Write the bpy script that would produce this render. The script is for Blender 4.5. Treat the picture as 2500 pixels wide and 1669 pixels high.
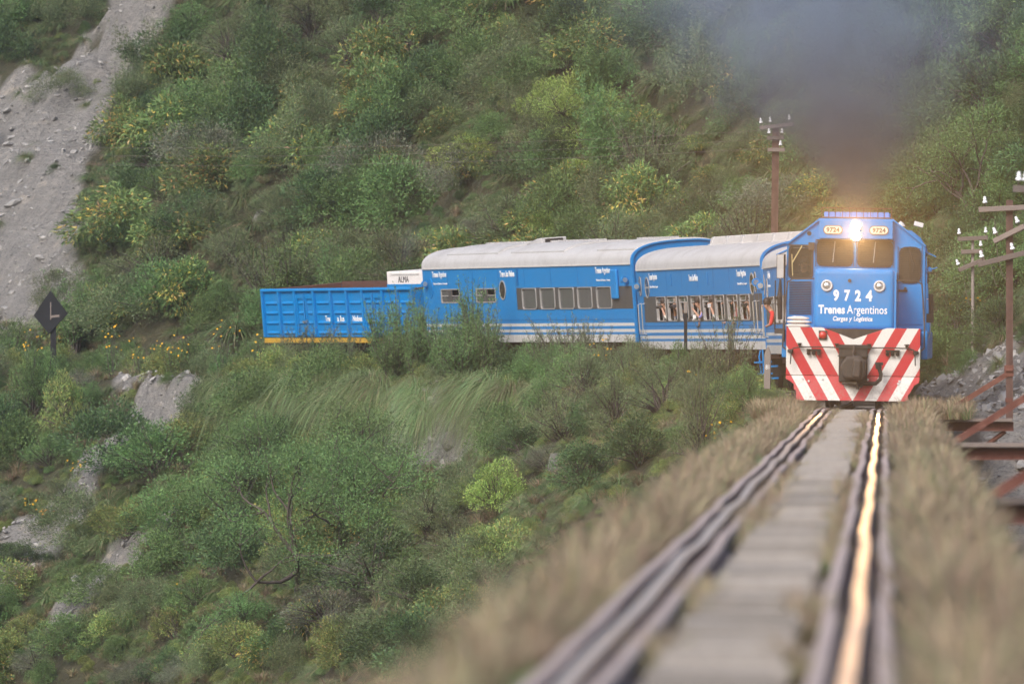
import bpy, bmesh, math, random
import numpy as np
from mathutils import Vector, Matrix, Euler

for o in list(bpy.data.objects): bpy.data.objects.remove(o)
SC = bpy.context.scene
COL = SC.collection
R = math.radians

# ---------------------------------------------------------------- camera (long lens, crouched on the bridge deck)
cam = bpy.data.cameras.new('camera'); camo = bpy.data.objects.new('camera', cam); COL.objects.link(camo)
cam.sensor_width = 36.0; cam.lens = 328.3; cam.clip_start = 0.5; cam.clip_end = 2000
camo.location = (0, 0, 1.26)
camo.rotation_euler = (R(90.0163), 0, R(2.2957))
cam.dof.use_dof = True; cam.dof.focus_distance = 216.0; cam.dof.aperture_fstop = 3.4; cam.dof.aperture_blades = 9
SC.camera = camo

# ---------------------------------------------------------------- sky, sun, exposure: an even, overcast late afternoon
W = bpy.data.worlds.new('World'); SC.world = W; W.use_nodes = True
nt = W.node_tree; bg = nt.nodes['Background']
sky = nt.nodes.new('ShaderNodeTexSky'); sky.sky_type = 'NISHITA'; sky.sun_disc = False
SUN_EL, SUN_AZ = 40.0, 208.0          # azimuth clockwise from +Y: behind the camera, a little to the left
sky.sun_elevation = R(SUN_EL); sky.sun_rotation = R(SUN_AZ); sky.dust_density = 4.0; sky.air_density = 1.0; sky.ozone_density = 1.0
nt.links.new(sky.outputs[0], bg.inputs[0]); bg.inputs[1].default_value = 0.15
sl = bpy.data.lights.new('sun', 'SUN'); so = bpy.data.objects.new('sun', sl); COL.objects.link(so)
sl.energy = 1.5; sl.angle = R(22); sl.color = (1.0, 0.97, 0.93)
_d = Vector((math.sin(R(SUN_AZ))*math.cos(R(SUN_EL)), math.cos(R(SUN_AZ))*math.cos(R(SUN_EL)), math.sin(R(SUN_EL))))
so.rotation_euler = _d.to_track_quat('Z', 'Y').to_euler(); so.location = (-20, 100, 60)
vs = SC.view_settings; vs.view_transform = 'Standard'; vs.look = 'None'; vs.exposure = 0.56; vs.gamma = 1.0; vs.use_curve_mapping = False
cy = SC.cycles
cy.max_bounces = 5; cy.diffuse_bounces = 2; cy.glossy_bounces = 2; cy.transmission_bounces = 3; cy.transparent_max_bounces = 6; cy.volume_bounces = 0
cy.use_denoising = True; cy.use_adaptive_sampling = True; cy.adaptive_threshold = 0.025
cy.sample_clamp_indirect = 4.0; cy.caustics_reflective = False; cy.caustics_refractive = False
cy.volume_step_rate = 1.0; cy.volume_max_steps = 128

# ---------------------------------------------------------------- object helpers
def tag(o, label=None, cat=None, group=None, kind=None):
    if label: o['label'] = label
    if cat: o['category'] = cat
    if group: o['group'] = group
    if kind: o['kind'] = kind
    return o
def empty(name, loc=(0, 0, 0), rot=(0, 0, 0), parent=None):
    o = bpy.data.objects.new(name, None); COL.objects.link(o); o.empty_display_size = .2
    o.location = loc; o.rotation_euler = rot; o.parent = parent; return o
def link(name, me, parent=None):
    o = bpy.data.objects.new(name, me); COL.objects.link(o); o.parent = parent; return o
def copy_tree(o, parent=None):
    c = o.copy(); COL.objects.link(c); c.parent = parent
    for ch in o.children: copy_tree(ch, c)
    return c
def basis(d):
    d = Vector(d).normalized(); a = Vector((0, 0, 1)) if abs(d.z) < .9 else Vector((1, 0, 0))
    u = d.cross(a).normalized(); return u, d.cross(u).normalized()
class MB:
    def __init__(s): s.v = []; s.f = []; s.m = []; s.mi = 0
    def add(s, vs, fs):
        n = len(s.v); s.v += [tuple(v) for v in vs]
        for f in fs: s.f.append(tuple(i+n for i in f)); s.m.append(s.mi)
        return s
    def mat(s, i): s.mi = i; return s
    def box(s, x0, x1, y0, y1, z0, z1, M=None):
        vs = [(x, y, z) for z in (z0, z1) for y in (y0, y1) for x in (x0, x1)]
        if M is not None: vs = [M @ Vector(v) for v in vs]
        return s.add(vs, [(0, 2, 3, 1), (4, 5, 7, 6), (0, 1, 5, 4), (2, 6, 7, 3), (0, 4, 6, 2), (1, 3, 7, 5)])
    def bar(s, a, b, w, h=None):
        a = Vector(a); b = Vector(b); h = h or w; u, v = basis(b-a); u = u*w/2; v = v*h/2
        return s.add([a-u-v, a+u-v, a+u+v, a-u+v, b-u-v, b+u-v, b+u+v, b-u+v], [(0, 1, 2, 3), (7, 6, 5, 4), (0, 4, 5, 1), (1, 5, 6, 2), (2, 6, 7, 3), (3, 7, 4, 0)])
    def tube(s, pts, r, n=8, cap=True):
        pts = [Vector(p) for p in pts]; rs = r if isinstance(r, (list, tuple)) else [r]*len(pts)
        vs = []; fs = []; u = None
        for i, p in enumerate(pts):
            d = (pts[min(i+1, len(pts)-1)]-pts[max(i-1, 0)]).normalized()
            if u is None: u, w = basis(d)
            else:
                u = (u-d*u.dot(d)).normalized(); w = d.cross(u)
            for k in range(n):
                a = 2*math.pi*k/n; vs.append(p+(u*math.cos(a)+w*math.sin(a))*rs[i])
        for i in range(len(pts)-1):
            for k in range(n): fs.append((i*n+k, i*n+(k+1) % n, (i+1)*n+(k+1) % n, (i+1)*n+k))
        if cap: fs.append(tuple(range(n))[::-1]); fs.append(tuple((len(pts)-1)*n+k for k in range(n)))
        return s.add(vs, fs)
    def cyl(s, a, b, r, n=12): return s.tube([a, b], r, n)
    def disc(s, c, nrm, r, n=20, t=.01):
        c = Vector(c); return s.tube([c, c+Vector(nrm).normalized()*t], r, n)
    def prism(s, poly, y0, y1, ax='y'):
        n = len(poly)
        P = (lambda a, b, t: (a, t, b)) if ax == 'y' else ((lambda a, b, t: (t, a, b)) if ax == 'x' else (lambda a, b, t: (a, b, t)))
        vs = [P(a, b, y0) for a, b in poly]+[P(a, b, y1) for a, b in poly]
        return s.add(vs, [tuple(range(n)), tuple(range(2*n-1, n-1, -1))]+[(i, i+n, (i+1) % n+n, (i+1) % n) for i in range(n)])
    def lathe(s, prof, M=None, n=14):
        vs = []; fs = []
        for r, z in prof:
            for k in range(n):
                a = 2*math.pi*k/n; v = Vector((r*math.cos(a), r*math.sin(a), z)); vs.append(M @ v if M is not None else v)
        for i in range(len(prof)-1):
            for k in range(n): fs.append((i*n+k, i*n+(k+1) % n, (i+1)*n+(k+1) % n, (i+1)*n+k))
        return s.add(vs, fs)
    def build(s, name, mats, parent=None, smooth=False, bevel=0, seg=2):
        me = bpy.data.meshes.new(name); me.from_pydata(s.v, [], s.f)
        for m in (mats if isinstance(mats, (list, tuple)) else [mats]): me.materials.append(m)
        me.polygons.foreach_set('material_index', s.m)
        bm = bmesh.new(); bm.from_mesh(me); bmesh.ops.recalc_face_normals(bm, faces=bm.faces); bm.to_mesh(me); bm.free()
        if smooth: me.polygons.foreach_set('use_smooth', [True]*len(me.polygons)); me.set_sharp_from_angle(angle=R(40))
        o = link(name, me, parent)
        if bevel:
            b = o.modifiers.new('bevel', 'BEVEL'); b.width = bevel; b.segments = seg; b.limit_method = 'ANGLE'; b.angle_limit = R(35)
        return o
def npmesh(name, V, F, mat, colr=None, nper=4):
    """fast mesh from numpy: F (n, nper)"""
    me = bpy.data.meshes.new(name); V = np.asarray(V, np.float32); F = np.asarray(F, np.int32)
    me.vertices.add(len(V)); me.vertices.foreach_set('co', V.ravel())
    me.loops.add(F.size); me.loops.foreach_set('vertex_index', F.ravel())
    me.polygons.add(len(F)); me.polygons.foreach_set('loop_start', np.arange(0, F.size, F.shape[1], dtype=np.int32))
    if colr is not None:
        a = me.color_attributes.new('col', 'FLOAT_COLOR', 'POINT')
        c = np.ones((len(V), 4), np.float32); c[:, :3] = colr; a.data.foreach_set('color', c.ravel())
    me.update(calc_edges=True)
    for m in (mat if isinstance(mat, (list, tuple)) else [mat]): me.materials.append(m)
    return me

# ---------------------------------------------------------------- material helpers
class NT:
    def __init__(s, name):
        s.m = bpy.data.materials.new(name); s.m.use_nodes = True; s.t = s.m.node_tree; s.n = s.t.nodes; s.L = s.t.links.new
        s.p = s.n['Principled BSDF']; s.out = s.n['Material Output']
    def node(s, typ, **k):
        n = s.n.new(typ)
        for a, b in k.items(): setattr(n, a, b)
        return n
    def math(s, op, a, b=None, c=None, clamp=False):
        n = s.node('ShaderNodeMath', operation=op); n.use_clamp = clamp
        for i, v in enumerate((a, b, c)):
            if v is None: continue
            if isinstance(v, (int, float)): n.inputs[i].default_value = v
            else: s.L(v, n.inputs[i])
        return n.outputs[0]
    def co(s, which='Object'):
        return s.node('ShaderNodeTexCoord').outputs[which]
    def noise(s, co, scale, detail=4, rough=.55, stretch=None):
        if stretch:
            mp = s.node('ShaderNodeMapping'); mp.inputs['Scale'].default_value = stretch; s.L(co, mp.inputs[0]); co = mp.outputs[0]
        n = s.node('ShaderNodeTexNoise'); n.inputs['Scale'].default_value = scale; n.inputs['Detail'].default_value = detail
        n.inputs['Roughness'].default_value = rough; s.L(co, n.inputs['Vector']); return n.outputs[0]
    def ramp(s, fac, stops, interp='LINEAR'):
        n = s.node('ShaderNodeValToRGB'); r = n.color_ramp; r.interpolation = interp
        while len(r.elements) < len(stops): r.elements.new(.5)
        for e, (p, c) in zip(r.elements, stops): e.position = p; e.color = (*c, 1) if len(c) == 3 else c
        s.L(fac, n.inputs[0]); return n.outputs[0]
    def mix(s, fac, a, b, blend='MIX'):
        n = s.node('ShaderNodeMix', data_type='RGBA', blend_type=blend)
        for i, v in ((0, fac), (6, a), (7, b)):
            if isinstance(v, (int, float)): n.inputs[i].default_value = v
            elif isinstance(v, tuple): n.inputs[i].default_value = (*v, 1)
            else: s.L(v, n.inputs[i])
        return n.outputs[2]
    def bump(s, h, strength=.3, dist=.02):
        n = s.node('ShaderNodeBump'); n.inputs['Strength'].default_value = strength; n.inputs['Distance'].default_value = dist
        s.L(h, n.inputs['Height']); s.L(n.outputs[0], s.p.inputs['Normal'])
    def base(s, c):
        if isinstance(c, tuple): s.p.inputs['Base Color'].default_value = (*c, 1)
        else: s.L(c, s.p.inputs['Base Color'])
    def set(s, **k):
        for a, b in k.items(): s.p.inputs[a.replace('_', ' ')].default_value = b
        return s.m
def painted(name, col, rough=.45, dirt=(.16, .13, .11), amt=.35, metallic=0, scale=3.0):
    t = NT(name); co = t.co(); n = t.noise(co, scale, 6, .6); n2 = t.noise(co, scale*9, 3, .6, (1, 1, .15))
    f = t.math('MULTIPLY', t.ramp(n, [(.45, (0, 0, 0)), (.8, (1, 1, 1))]), amt); f2 = t.math('MULTIPLY', t.ramp(n2, [(.55, (0, 0, 0)), (.9, (1, 1, 1))]), amt*.6)
    v = t.mix(.5, col, tuple(min(1, c*1.12) for c in col)); v = t.mix(n, tuple(c*.9 for c in col), tuple(min(1, c*1.1) for c in col))
    t.base(t.mix(f2, t.mix(f, v, dirt), dirt)); rr = t.math('ADD', t.math('MULTIPLY', n, .25), rough-.12); t.L(rr, t.p.inputs['Roughness'])
    t.bump(n, .08, .01)
    t.p.inputs['Specular IOR Level'].default_value = .3
    return t.set(Metallic=metallic)
def plain(name, col, rough=.5, metallic=0, emit=None, es=0):
    t = NT(name); n = t.noise(t.co(), 14, 4); t.base(t.mix(n, tuple(c*.82 for c in col), tuple(min(1, c*1.16) for c in col)))
    m = t.set(Roughness=rough, Metallic=metallic)
    if emit: t.p.inputs['Emission Color'].default_value = (*emit, 1); t.p.inputs['Emission Strength'].default_value = es
    return m
def leafmat(name, trans=.28, rough=.55, var=.16):
    t = NT(name); a = t.node('ShaderNodeAttribute', attribute_name='col'); oi = t.node('ShaderNodeObjectInfo')
    hs = t.node('ShaderNodeHueSaturation'); t.L(a.outputs[0], hs.inputs['Color'])
    t.L(t.math('ADD', t.math('MULTIPLY', oi.outputs['Random'], var*.22), .5-var*.11), hs.inputs['Hue'])
    t.L(t.math('ADD', t.math('MULTIPLY', oi.outputs['Random'], var*2), 1-var), hs.inputs['Value'])
    t.base(hs.outputs[0]); t.p.inputs['Roughness'].default_value = rough; t.p.inputs['Specular IOR Level'].default_value = .25
    tr = t.node('ShaderNodeBsdfTranslucent'); t.L(hs.outputs[0], tr.inputs[0])
    mx = t.node('ShaderNodeMixShader'); mx.inputs[0].default_value = trans; t.L(t.p.outputs[0], mx.inputs[1]); t.L(tr.outputs[0], mx.inputs[2]); t.L(mx.outputs[0], t.out.inputs[0])
    return t.m

M = {}
BLUE = (.0003, .20, .53); WHITE = (.61, .60, .595); RED = (.43, .008, .018)
M['blue'] = painted('blue_paint', BLUE, .42, amt=.20)
M['blue_roof'] = painted('blue_coach_end_paint', (.0003, .21, .56), .4, amt=.2)
M['white'] = painted('white_paint', WHITE, .5, amt=.3)
M['cream'] = painted('cream_paint', (.78, .72, .58), .5, amt=.1)
M['red'] = painted('red_paint', RED, .45, amt=.12)
M['black'] = painted('black_paint', (.022, .02, .021), .55, (.09, .075, .06), .5)
M['iron'] = painted('coupler_iron', (.045, .038, .034), .6, (.13, .085, .06), .6)
M['under'] = painted('underframe_grime', (.05, .043, .038), .8, (.14, .11, .085), .7)
M['silver'] = plain('bright_metal', (.62, .62, .62), .3, .8)
M['grey'] = painted('grey_frame', (.33, .325, .325), .5, amt=.2)
M['roofgrey'] = painted('coach_roof_paint', (.48, .475, .48), .6, (.24, .225, .22), .6, scale=1.1)
M['band'] = painted('dark_window_band', (.075, .072, .07), .45, amt=.25)
M['cabwood'] = plain('cab_interior', (.05, .04, .035), .8)
M['wall_in'] = plain('coach_interior', (.22, .19, .15), .8)
M['curtain'] = plain('curtain_cloth', (.42, .41, .40), .9)
M['sack'] = plain('sack_cloth', (.62, .56, .53), .95)
M['insul'] = plain('porcelain', (.82, .83, .88), .15)
M['number'] = plain('number_brown', (.20, .10, .055), .7)
M['text'] = plain('white_lettering', (.80, .80, .82), .6)
M['textblack'] = plain('black_lettering', (.03, .03, .04), .6)
M['yellowsill'] = painted('yellow_sill', (.55, .33, .04), .55, amt=.35)
M['wire'] = plain('old_wire', (.16, .13, .12), .7)
M['skin'] = plain('skin', (.42, .24, .17), .6)
M['hairdark'] = plain('dark_hair', (.02, .016, .014), .6)
def glassmat(name, col, rough=.08, alpha=1.0):
    t = NT(name); t.base(col); t.p.inputs['Roughness'].default_value = rough; t.p.inputs['Specular IOR Level'].default_value = .7
    if alpha < 1:
        tr = t.node('ShaderNodeBsdfTransparent'); tr.inputs[0].default_value = (.9, .93, .92, 1)
        mx = t.node('ShaderNodeMixShader'); mx.inputs[0].default_value = alpha; t.L(tr.outputs[0], mx.inputs[1]); t.L(t.p.outputs[0], mx.inputs[2]); t.L(mx.outputs[0], t.out.inputs[0])
    return t.m
M['glass'] = glassmat('tinted_glass', (.035, .032, .03))
M['clear'] = glassmat('clear_glass', (.05, .055, .055), .05, .35)
M['coachglass'] = glassmat('coach_glass', (.15, .152, .155), .1, .68)
def rust(name, a, b, sc=6):
    t = NT(name); co = t.co(); n = t.noise(co, sc, 7, .65); n2 = t.noise(co, sc*7, 4)
    t.base(t.mix(t.ramp(n, [(.35, (0, 0, 0)), (.7, (1, 1, 1))]), t.mix(n2, a, tuple(c*.6 for c in a)), b)); t.bump(n2, .35, .006); return t.set(Roughness=.8)
M['rust'] = rust('rusty_steel', (.125, .036, .025), (.17, .07, .05))
M['rustpole'] = rust('rusty_pole', (.085, .04, .032), (.12, .07, .058))
M['brown'] = rust('rusty_wagon_lining', (.13, .055, .04), (.09, .05, .042))
M['guardtop'] = rust('guard_rail_top', (.36, .28, .26), (.44, .36, .33), 3)
M['railside'] = rust('guard_rail_rust', (.21, .145, .125), (.28, .20, .18), 3)
def railhead():
    t = NT('polished_rail'); co = t.co(); n = t.noise(co, 2.2, 6, .6, (6, .5, 1)); n2 = t.noise(co, 30, 3, .6, (1, .1, 1))
    t.base(t.mix(n2, (.44, .35, .29), (.58, .48, .41))); t.L(t.math('ADD', t.math('MULTIPLY', n, .22), .24), t.p.inputs['Roughness']); t.bump(n2, .05, .002); return t.set(Metallic=.35)
M['railtop'] = railhead()
def woodm(name, a, b, g, st):
    t = NT(name); co = t.co(); oi = t.node('ShaderNodeObjectInfo').outputs['Random']
    n = t.noise(co, 5, 6, .6, st); n2 = t.noise(co, 26, 4, .6, st)
    c = t.mix(n, a, b); c = t.mix(t.math('MULTIPLY', t.ramp(n2, [(.5, (0, 0, 0)), (.72, (1, 1, 1))]), .6), c, g)
    hs = t.node('ShaderNodeHueSaturation'); t.L(c, hs.inputs['Color']); t.L(t.math('ADD', t.math('MULTIPLY', oi, .7), .62), hs.inputs['Value'])
    t.base(hs.outputs[0]); t.bump(n2, .4, .01); return t.set(Roughness=.85)
M['plank'] = woodm('weathered_plank', (.25, .225, .205), (.35, .32, .295), (.09, .078, .07), (1, 9, 9))
M['postwood'] = woodm('grey_post_wood', (.20, .17, .155), (.27, .24, .22), (.12, .10, .09), (9, 9, 1))
M['armwood'] = woodm('crossarm_wood', (.14, .115, .105), (.20, .165, .15), (.09, .07, .06), (1, 9, 9))
M['tarpost'] = plain('tarred_wood', (.007, .008, .011), .8)
M['bark'] = rust('bark', (.075, .058, .05), (.12, .10, .088), 9)
M['leaf'] = leafmat('leaf'); M['blade'] = leafmat('grass_blade', .3, .5, .2)
M['petal'] = plain('yellow_petals', (.75, .42, .01), .6)
M['petalo'] = plain('orange_petals', (.62, .25, .02), .6)
# ---------------------------------------------------------------- terrain maths
def _hash(ix, iy, seed):
    h = (ix*374761393 + iy*668265263 + seed*974634777) & 0xffffffff
    h = ((h ^ (h >> 13))*1274126177) & 0xffffffff
    return ((h ^ (h >> 16)) & 0xffff)/65535.0
def vnoise(x, y, seed=0):
    x = np.asarray(x, float); y = np.asarray(y, float)
    ix = np.floor(x).astype(np.int64); iy = np.floor(y).astype(np.int64)
    fx = x-ix; fy = y-iy; fx = fx*fx*(3-2*fx); fy = fy*fy*(3-2*fy)
    a = _hash(ix, iy, seed); b = _hash(ix+1, iy, seed); c = _hash(ix, iy+1, seed); d = _hash(ix+1, iy+1, seed)
    return (a*(1-fx)+b*fx)*(1-fy)+(c*(1-fx)+d*fx)*fy
def fbm(x, y, seed=0, o=4):
    t = 0; a = 0.5
    for i in range(o):
        t = t+a*(vnoise(x*2**i, y*2**i, seed+i)-0.5); a *= 0.55
    return t
def sstep(a, b, x):
    t = np.clip((np.asarray(x, float)-a)/(b-a), 0, 1); return t*t*(3-2*t)
# track centre line: straight over the bridge, then a left-hand curve along the hillside
_CX = np.array([[-0.673, -20], [-0.673, 60], [-0.673, 120], [-0.673, 170], [-0.673, 183], [-0.42, 192], [-0.2, 200.5], [-0.62, 210],
                [-1.60, 219.8], [-3.05, 229], [-5.05, 238.3], [-7.9, 247], [-11.46, 256], [-16.5, 265.6], [-22.6, 275], [-30, 284.5], [-40, 295], [-60, 312]])
def _spline(P, n=12):
    out = []
    for i in range(len(P)-1):
        p0 = P[max(i-1, 0)]; p1 = P[i]; p2 = P[i+1]; p3 = P[min(i+2, len(P)-1)]
        for k in range(n):
            t = k/n
            out.append(0.5*((2*p1)+(-p0+p2)*t+(2*p0-5*p1+4*p2-p3)*t*t+(-p0+3*p1-3*p2+p3)*t**3))
    out.append(P[-1]); return np.array(out)
TRK = _spline(_CX)
_TRKZ = lambda y: np.interp(y, [0, 190, 220, 239, 247, 256, 266, 300], [0, 0, .16, .34, .40, .45, .52, .7])
def sdist(x, y):
    x = np.asarray(x, float); y = np.asarray(y, float); sh = x.shape; x = x.ravel(); y = y.ravel()
    best = np.full(x.shape, 1e9); sg = np.zeros(x.shape); ty = np.zeros(x.shape)
    for i in range(len(TRK)-1):
        a = TRK[i]; b = TRK[i+1]; d = b-a; L2 = d@d
        t = np.clip(((x-a[0])*d[0]+(y-a[1])*d[1])/L2, 0, 1)
        qx = x-(a[0]+t*d[0]); qy = y-(a[1]+t*d[1]); r = np.hypot(qx, qy)
        m = r < best
        best = np.where(m, r, best); sg = np.where(m, np.sign(d[1]*qx-d[0]*qy), sg); ty = np.where(m, a[1]+t*d[1], ty)
    return (best*sg).reshape(sh), ty.reshape(sh)
def H(x, y, fine=True):
    s, ty = sdist(x, y)
    z = _TRKZ(ty)-0.30
    n1 = fbm(x*.13, y*.13, 3, 3); n2 = fbm(x*.55, y*.55, 11, 4)
    up = np.maximum(s-2.6, 0)
    near = sstep(190, 207, y)
    hill = up*(0.86+0.5*n1)*(1-0.35*np.exp(-up/1.4)) + n2*np.minimum(up, 2.2)*0.75
    hill = np.where(up > 16, hill*1.0, hill)
    dn = np.maximum(-s-(2.1+1.7*sstep(196, 214, ty)), 0)          # the bench widens where the line leaves the bridge
    bank = sstep(232, 240, ty)*(1-sstep(262, 272, ty))
    fall = dn*(0.88+0.45*n1) - n2*np.minimum(dn, 2.)*0.8 + 1.15*bank*sstep(0, .9, dn)
    z = z+hill*near-np.minimum(fall, 11+3*n1)
    # the ravine that the bridge crosses
    rav = np.maximum(189-y, 0)
    rr = np.minimum(rav*0.62, 11)*(1+0.3*n1)
    base = np.where(np.abs(s+0.0) < 2.4, np.where(rav > 0, 0.55, 0), 0)
    right = (s > 0)*sstep(0, 6, rav)*0
    z = z-np.where(dn > 0, np.minimum(rr, np.maximum(0, 11-np.minimum(fall, 11))), rr)-base
    z = z+(1-near)*np.where(s > 2.6, np.minimum(up, 30)*0.10+n2*.5, 0)
    if fine: z = z+0.10*fbm(x*2.3, y*2.3, 23, 3)*np.clip(np.abs(s)-2, 0, 1)
    return z
YAW = math.radians(2.2957); FP = 22800.0; CZ = 1.26
def proj(x, y, z):
    f = -math.sin(YAW)*x+math.cos(YAW)*y; r = math.cos(YAW)*x+math.sin(YAW)*y
    return 1250+FP*r/f, 841-FP*(z-CZ)/f
def unproj(px, py, dep):
    r = (px-1250)/FP*dep
    return (-math.sin(YAW)*dep+math.cos(YAW)*r, math.cos(YAW)*dep+math.sin(YAW)*r, CZ+(841-py)/FP*dep)
def hit(px, py, d0=186., d1=330.):
    d = np.arange(d0, d1, .25); x, y, z = unproj(px, py, d)
    h = H(x, y, False); k = np.argmax(z < h)
    if not (z < h).any(): return None
    return float(x[k]), float(y[k]), float(h[k])
# ================================================================ THE GROUND
SCREE = [[(-25.4, 307.5), (-21.9, 308.5), (-23.0, 304.8), (-23.8, 303.0), (-24.2, 302.0), (-24.7, 300.5), (-25.0, 298.8), (-25.1, 295.5), (-25.3, 294.0), (-25.3, 292.5), (-25.2, 290.7), (-25.0, 288.5), (-24.5, 286.0), (-24.6, 284.6), (-27.3, 287.4), (-29.1, 290.1), (-33.0, 303), (-34, 306), (-28.9, 303.3), (-27.7, 303.6), (-26.9, 301.9), (-26.6, 304.2), (-25.3, 304.2)],
         [(0.8, 224.0), (2.3, 221.8), (3.7, 211.8), (5.2, 195), (4.6, 184.0), (1.5, 184.0), (0.95, 189.2)]]
# bare gullies running down the lower slope: centre lines and half widths
GULLY = [([(-19.7, 263.3), (-21.3, 264.4), (-22.3, 263.6), (-23.4, 263.0), (-24.4, 262.6)], .66), ([(-23.0, 262.2), (-23.6, 260.6), (-24.9, 259.8), (-26.2, 260.2)], .80), ([(-19.7, 256.3), (-20.6, 256.7), (-21.4, 256.6), (-22.4, 255.6)], .64), ([(-10.1, 241.0), (-11.7, 244.2), (-13.3, 248.4)], .55), ([(-21.0, 266.6), (-22.0, 267.4)], .28)]
def inpoly(x, y, P):
    c = np.zeros(np.shape(x), bool); j = len(P)-1
    for i in range(len(P)):
        xi, yi = P[i]; xj, yj = P[j]
        c ^= ((yi > y) != (yj > y)) & (x < (xj-xi)*(y-yi)/((yj-yi) or 1e-9)+xi); j = i
    return c
def scree_at(x, y, jit=.22):
    x = np.asarray(x, float); y = np.asarray(y, float)
    xx = x+jit*2*fbm(x*1.1, y*1.1, 51, 3); yy = y+jit*6*fbm(x*1.1+40, y*1.1, 57, 3)
    m = np.zeros(x.shape, bool)
    for P in SCREE: m |= inpoly(xx, yy, P)
    for G_, w in GULLY:
        for (ax_, ay_), (bx_, by_) in zip(G_[:-1], G_[1:]):
            ux, uy = bx_-ax_, (by_-ay_)*.55; t = np.clip(((xx-ax_)*ux+(yy-ay_)*.55*uy)/(ux*ux+uy*uy), 0, 1)
            m |= np.hypot(xx-ax_-t*ux, (yy-ay_)*.55-t*uy) < w
    return m
gx = np.concatenate([np.arange(-64, -34, 1.0), np.arange(-34, 9, .26), np.arange(9, 31, 1.0)])
gy = np.concatenate([np.arange(10, 180, 2.5), np.arange(180, 318, .36), np.arange(318, 350, 1.5)])
X, Y = np.meshgrid(gx, gy); Z = H(X, Y)
sm = scree_at(X, Y, .3)
rk = fbm(X*1.7+Y*.8, (Y*.5-X*.3), 77, 4)
ca_, sa_ = math.cos(R(50.7)), math.sin(R(50.7))
def rough(x, y):
    u = x*ca_+y*sa_; v = -x*sa_+y*ca_
    return .34*fbm(x*1.7+y*.8, (y*.5-x*.3), 77, 4)+.75*(.25-np.abs(fbm(u*.33, v*1.5, 83, 4)))*1.1+.22*fbm(x*3.1, y*2.2, 89, 3)
Z = Z+np.where(sm, rough(X, Y), 0)
nx, ny = len(gx), len(gy)
idx = np.arange(nx*ny).reshape(ny, nx)
F4 = np.stack([idx[:-1, :-1], idx[:-1, 1:], idx[1:, 1:], idx[1:, :-1]], -1).reshape(-1, 4)
def groundmat():
    t = NT('hillside_soil'); g = t.node('ShaderNodeNewGeometry').outputs['Position']
    a = t.node('ShaderNodeAttribute', attribute_name='col').outputs[0]
    n = t.noise(g, .9, 8, .65); n2 = t.noise(g, 5.5, 7, .7); n3 = t.noise(g, 1.6, 7, .7, (1.5, .55, 4.5)); n4 = t.noise(g, 13, 4, .7, (1, .6, 2.2))
    soil = t.mix(t.ramp(n, [(.35, (0, 0, 0)), (.65, (1, 1, 1))]), (.095, .088, .05), (.135, .125, .065))
    soil = t.mix(t.ramp(n2, [(.5, (0, 0, 0)), (.7, (1, 1, 1))]), soil, (.075, .10, .036))
    rock = t.mix(t.ramp(n3, [(.3, (0, 0, 0)), (.7, (1, 1, 1))]), (.38, .365, .35), (.62, .585, .55))
    rock = t.mix(t.ramp(n4, [(.52, (0, 0, 0)), (.68, (1, 1, 1))]), rock, (.18, .178, .178))
    vr = t.node('ShaderNodeVectorRotate'); vr.rotation_type = 'Z_AXIS'; vr.inputs['Angle'].default_value = R(-50.7); t.L(g, vr.inputs['Vector'])
    ns = t.noise(vr.outputs[0], 1.0, 7, .68, (.28, 2.1, .5)); ns2 = t.noise(vr.outputs[0], 3.4, 6, .7, (.3, 2.0, .8))
    rock = t.mix(t.ramp(ns, [(.40, (0, 0, 0)), (.62, (1, 1, 1))]), t.mix(.35, rock, (.25, .245, .24)), rock); rock = t.mix(t.ramp(ns2, [(.55, (0, 0, 0)), (.70, (1, 1, 1))]), rock, (.24, .235, .23))
    rock = t.mix(t.ramp(n, [(.58, (0, 0, 0)), (.72, (1, 1, 1))]), rock, (.68, .61, .53))
    sp = t.node('ShaderNodeSeparateColor'); t.L(a, sp.inputs[0])
    t.base(t.mix(sp.outputs[0], soil, rock)); hh = t.math('ADD', n2, t.math('ADD', n4, t.math('ADD', t.math('MULTIPLY', n3, 1.5), t.math('MULTIPLY', ns2, 2.0)))); t.bump(hh, .9, .3)
    return t.set(Roughness=.95)
M['ground'] = groundmat()
c = np.zeros((nx*ny, 3)); c[:, 0] = sm.ravel()*1.0
gme = npmesh('hillside', np.stack([X.ravel(), Y.ravel(), Z.ravel()], 1), F4, M['ground'], c)
gme.polygons.foreach_set('use_smooth', [True]*len(gme.polygons))
tag(link('hillside', gme), kind='structure')

# ================================================================ THE BRIDGE AND THE TRACK
def tx(y): return float(np.interp(y, TRK[:, 1], TRK[:, 0]))
def tz(y): return float(_TRKZ(y))
bd = empty('bridge_deck', (-.673, 0, 0)); tag(bd, kind='structure')
def deckmat():
    t = NT('deck_ballast'); g = t.node('ShaderNodeNewGeometry').outputs['Position']; n = t.noise(g, 3, 7, .7); n2 = t.noise(g, 30, 4, .7)
    t.base(t.mix(t.ramp(n, [(.4, (0, 0, 0)), (.65, (1, 1, 1))]), t.mix(n2, (.10, .085, .07), (.22, .19, .16)), (.17, .14, .08))); t.bump(n2, .8, .03); return t.set(Roughness=.95)
M['deck'] = deckmat()
b = MB(); b.box(-1.36, 1.36, 8, 188.6, -.62, -.17); b.build('ballast_trough', M['deck'], bd)
for sx in (-1, 1):
    b = MB(); b.box(sx*1.02-.14, sx*1.02+.14, 8, 188, -.72, -.62); b.box(sx*1.02-.02, sx*1.02+.02, 8, 188, -1.9, -.72); b.box(sx*1.02-.14, sx*1.02+.14, 8, 188, -2.0, -1.9)
    b.build('girder', M['rust'], bd)
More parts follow.
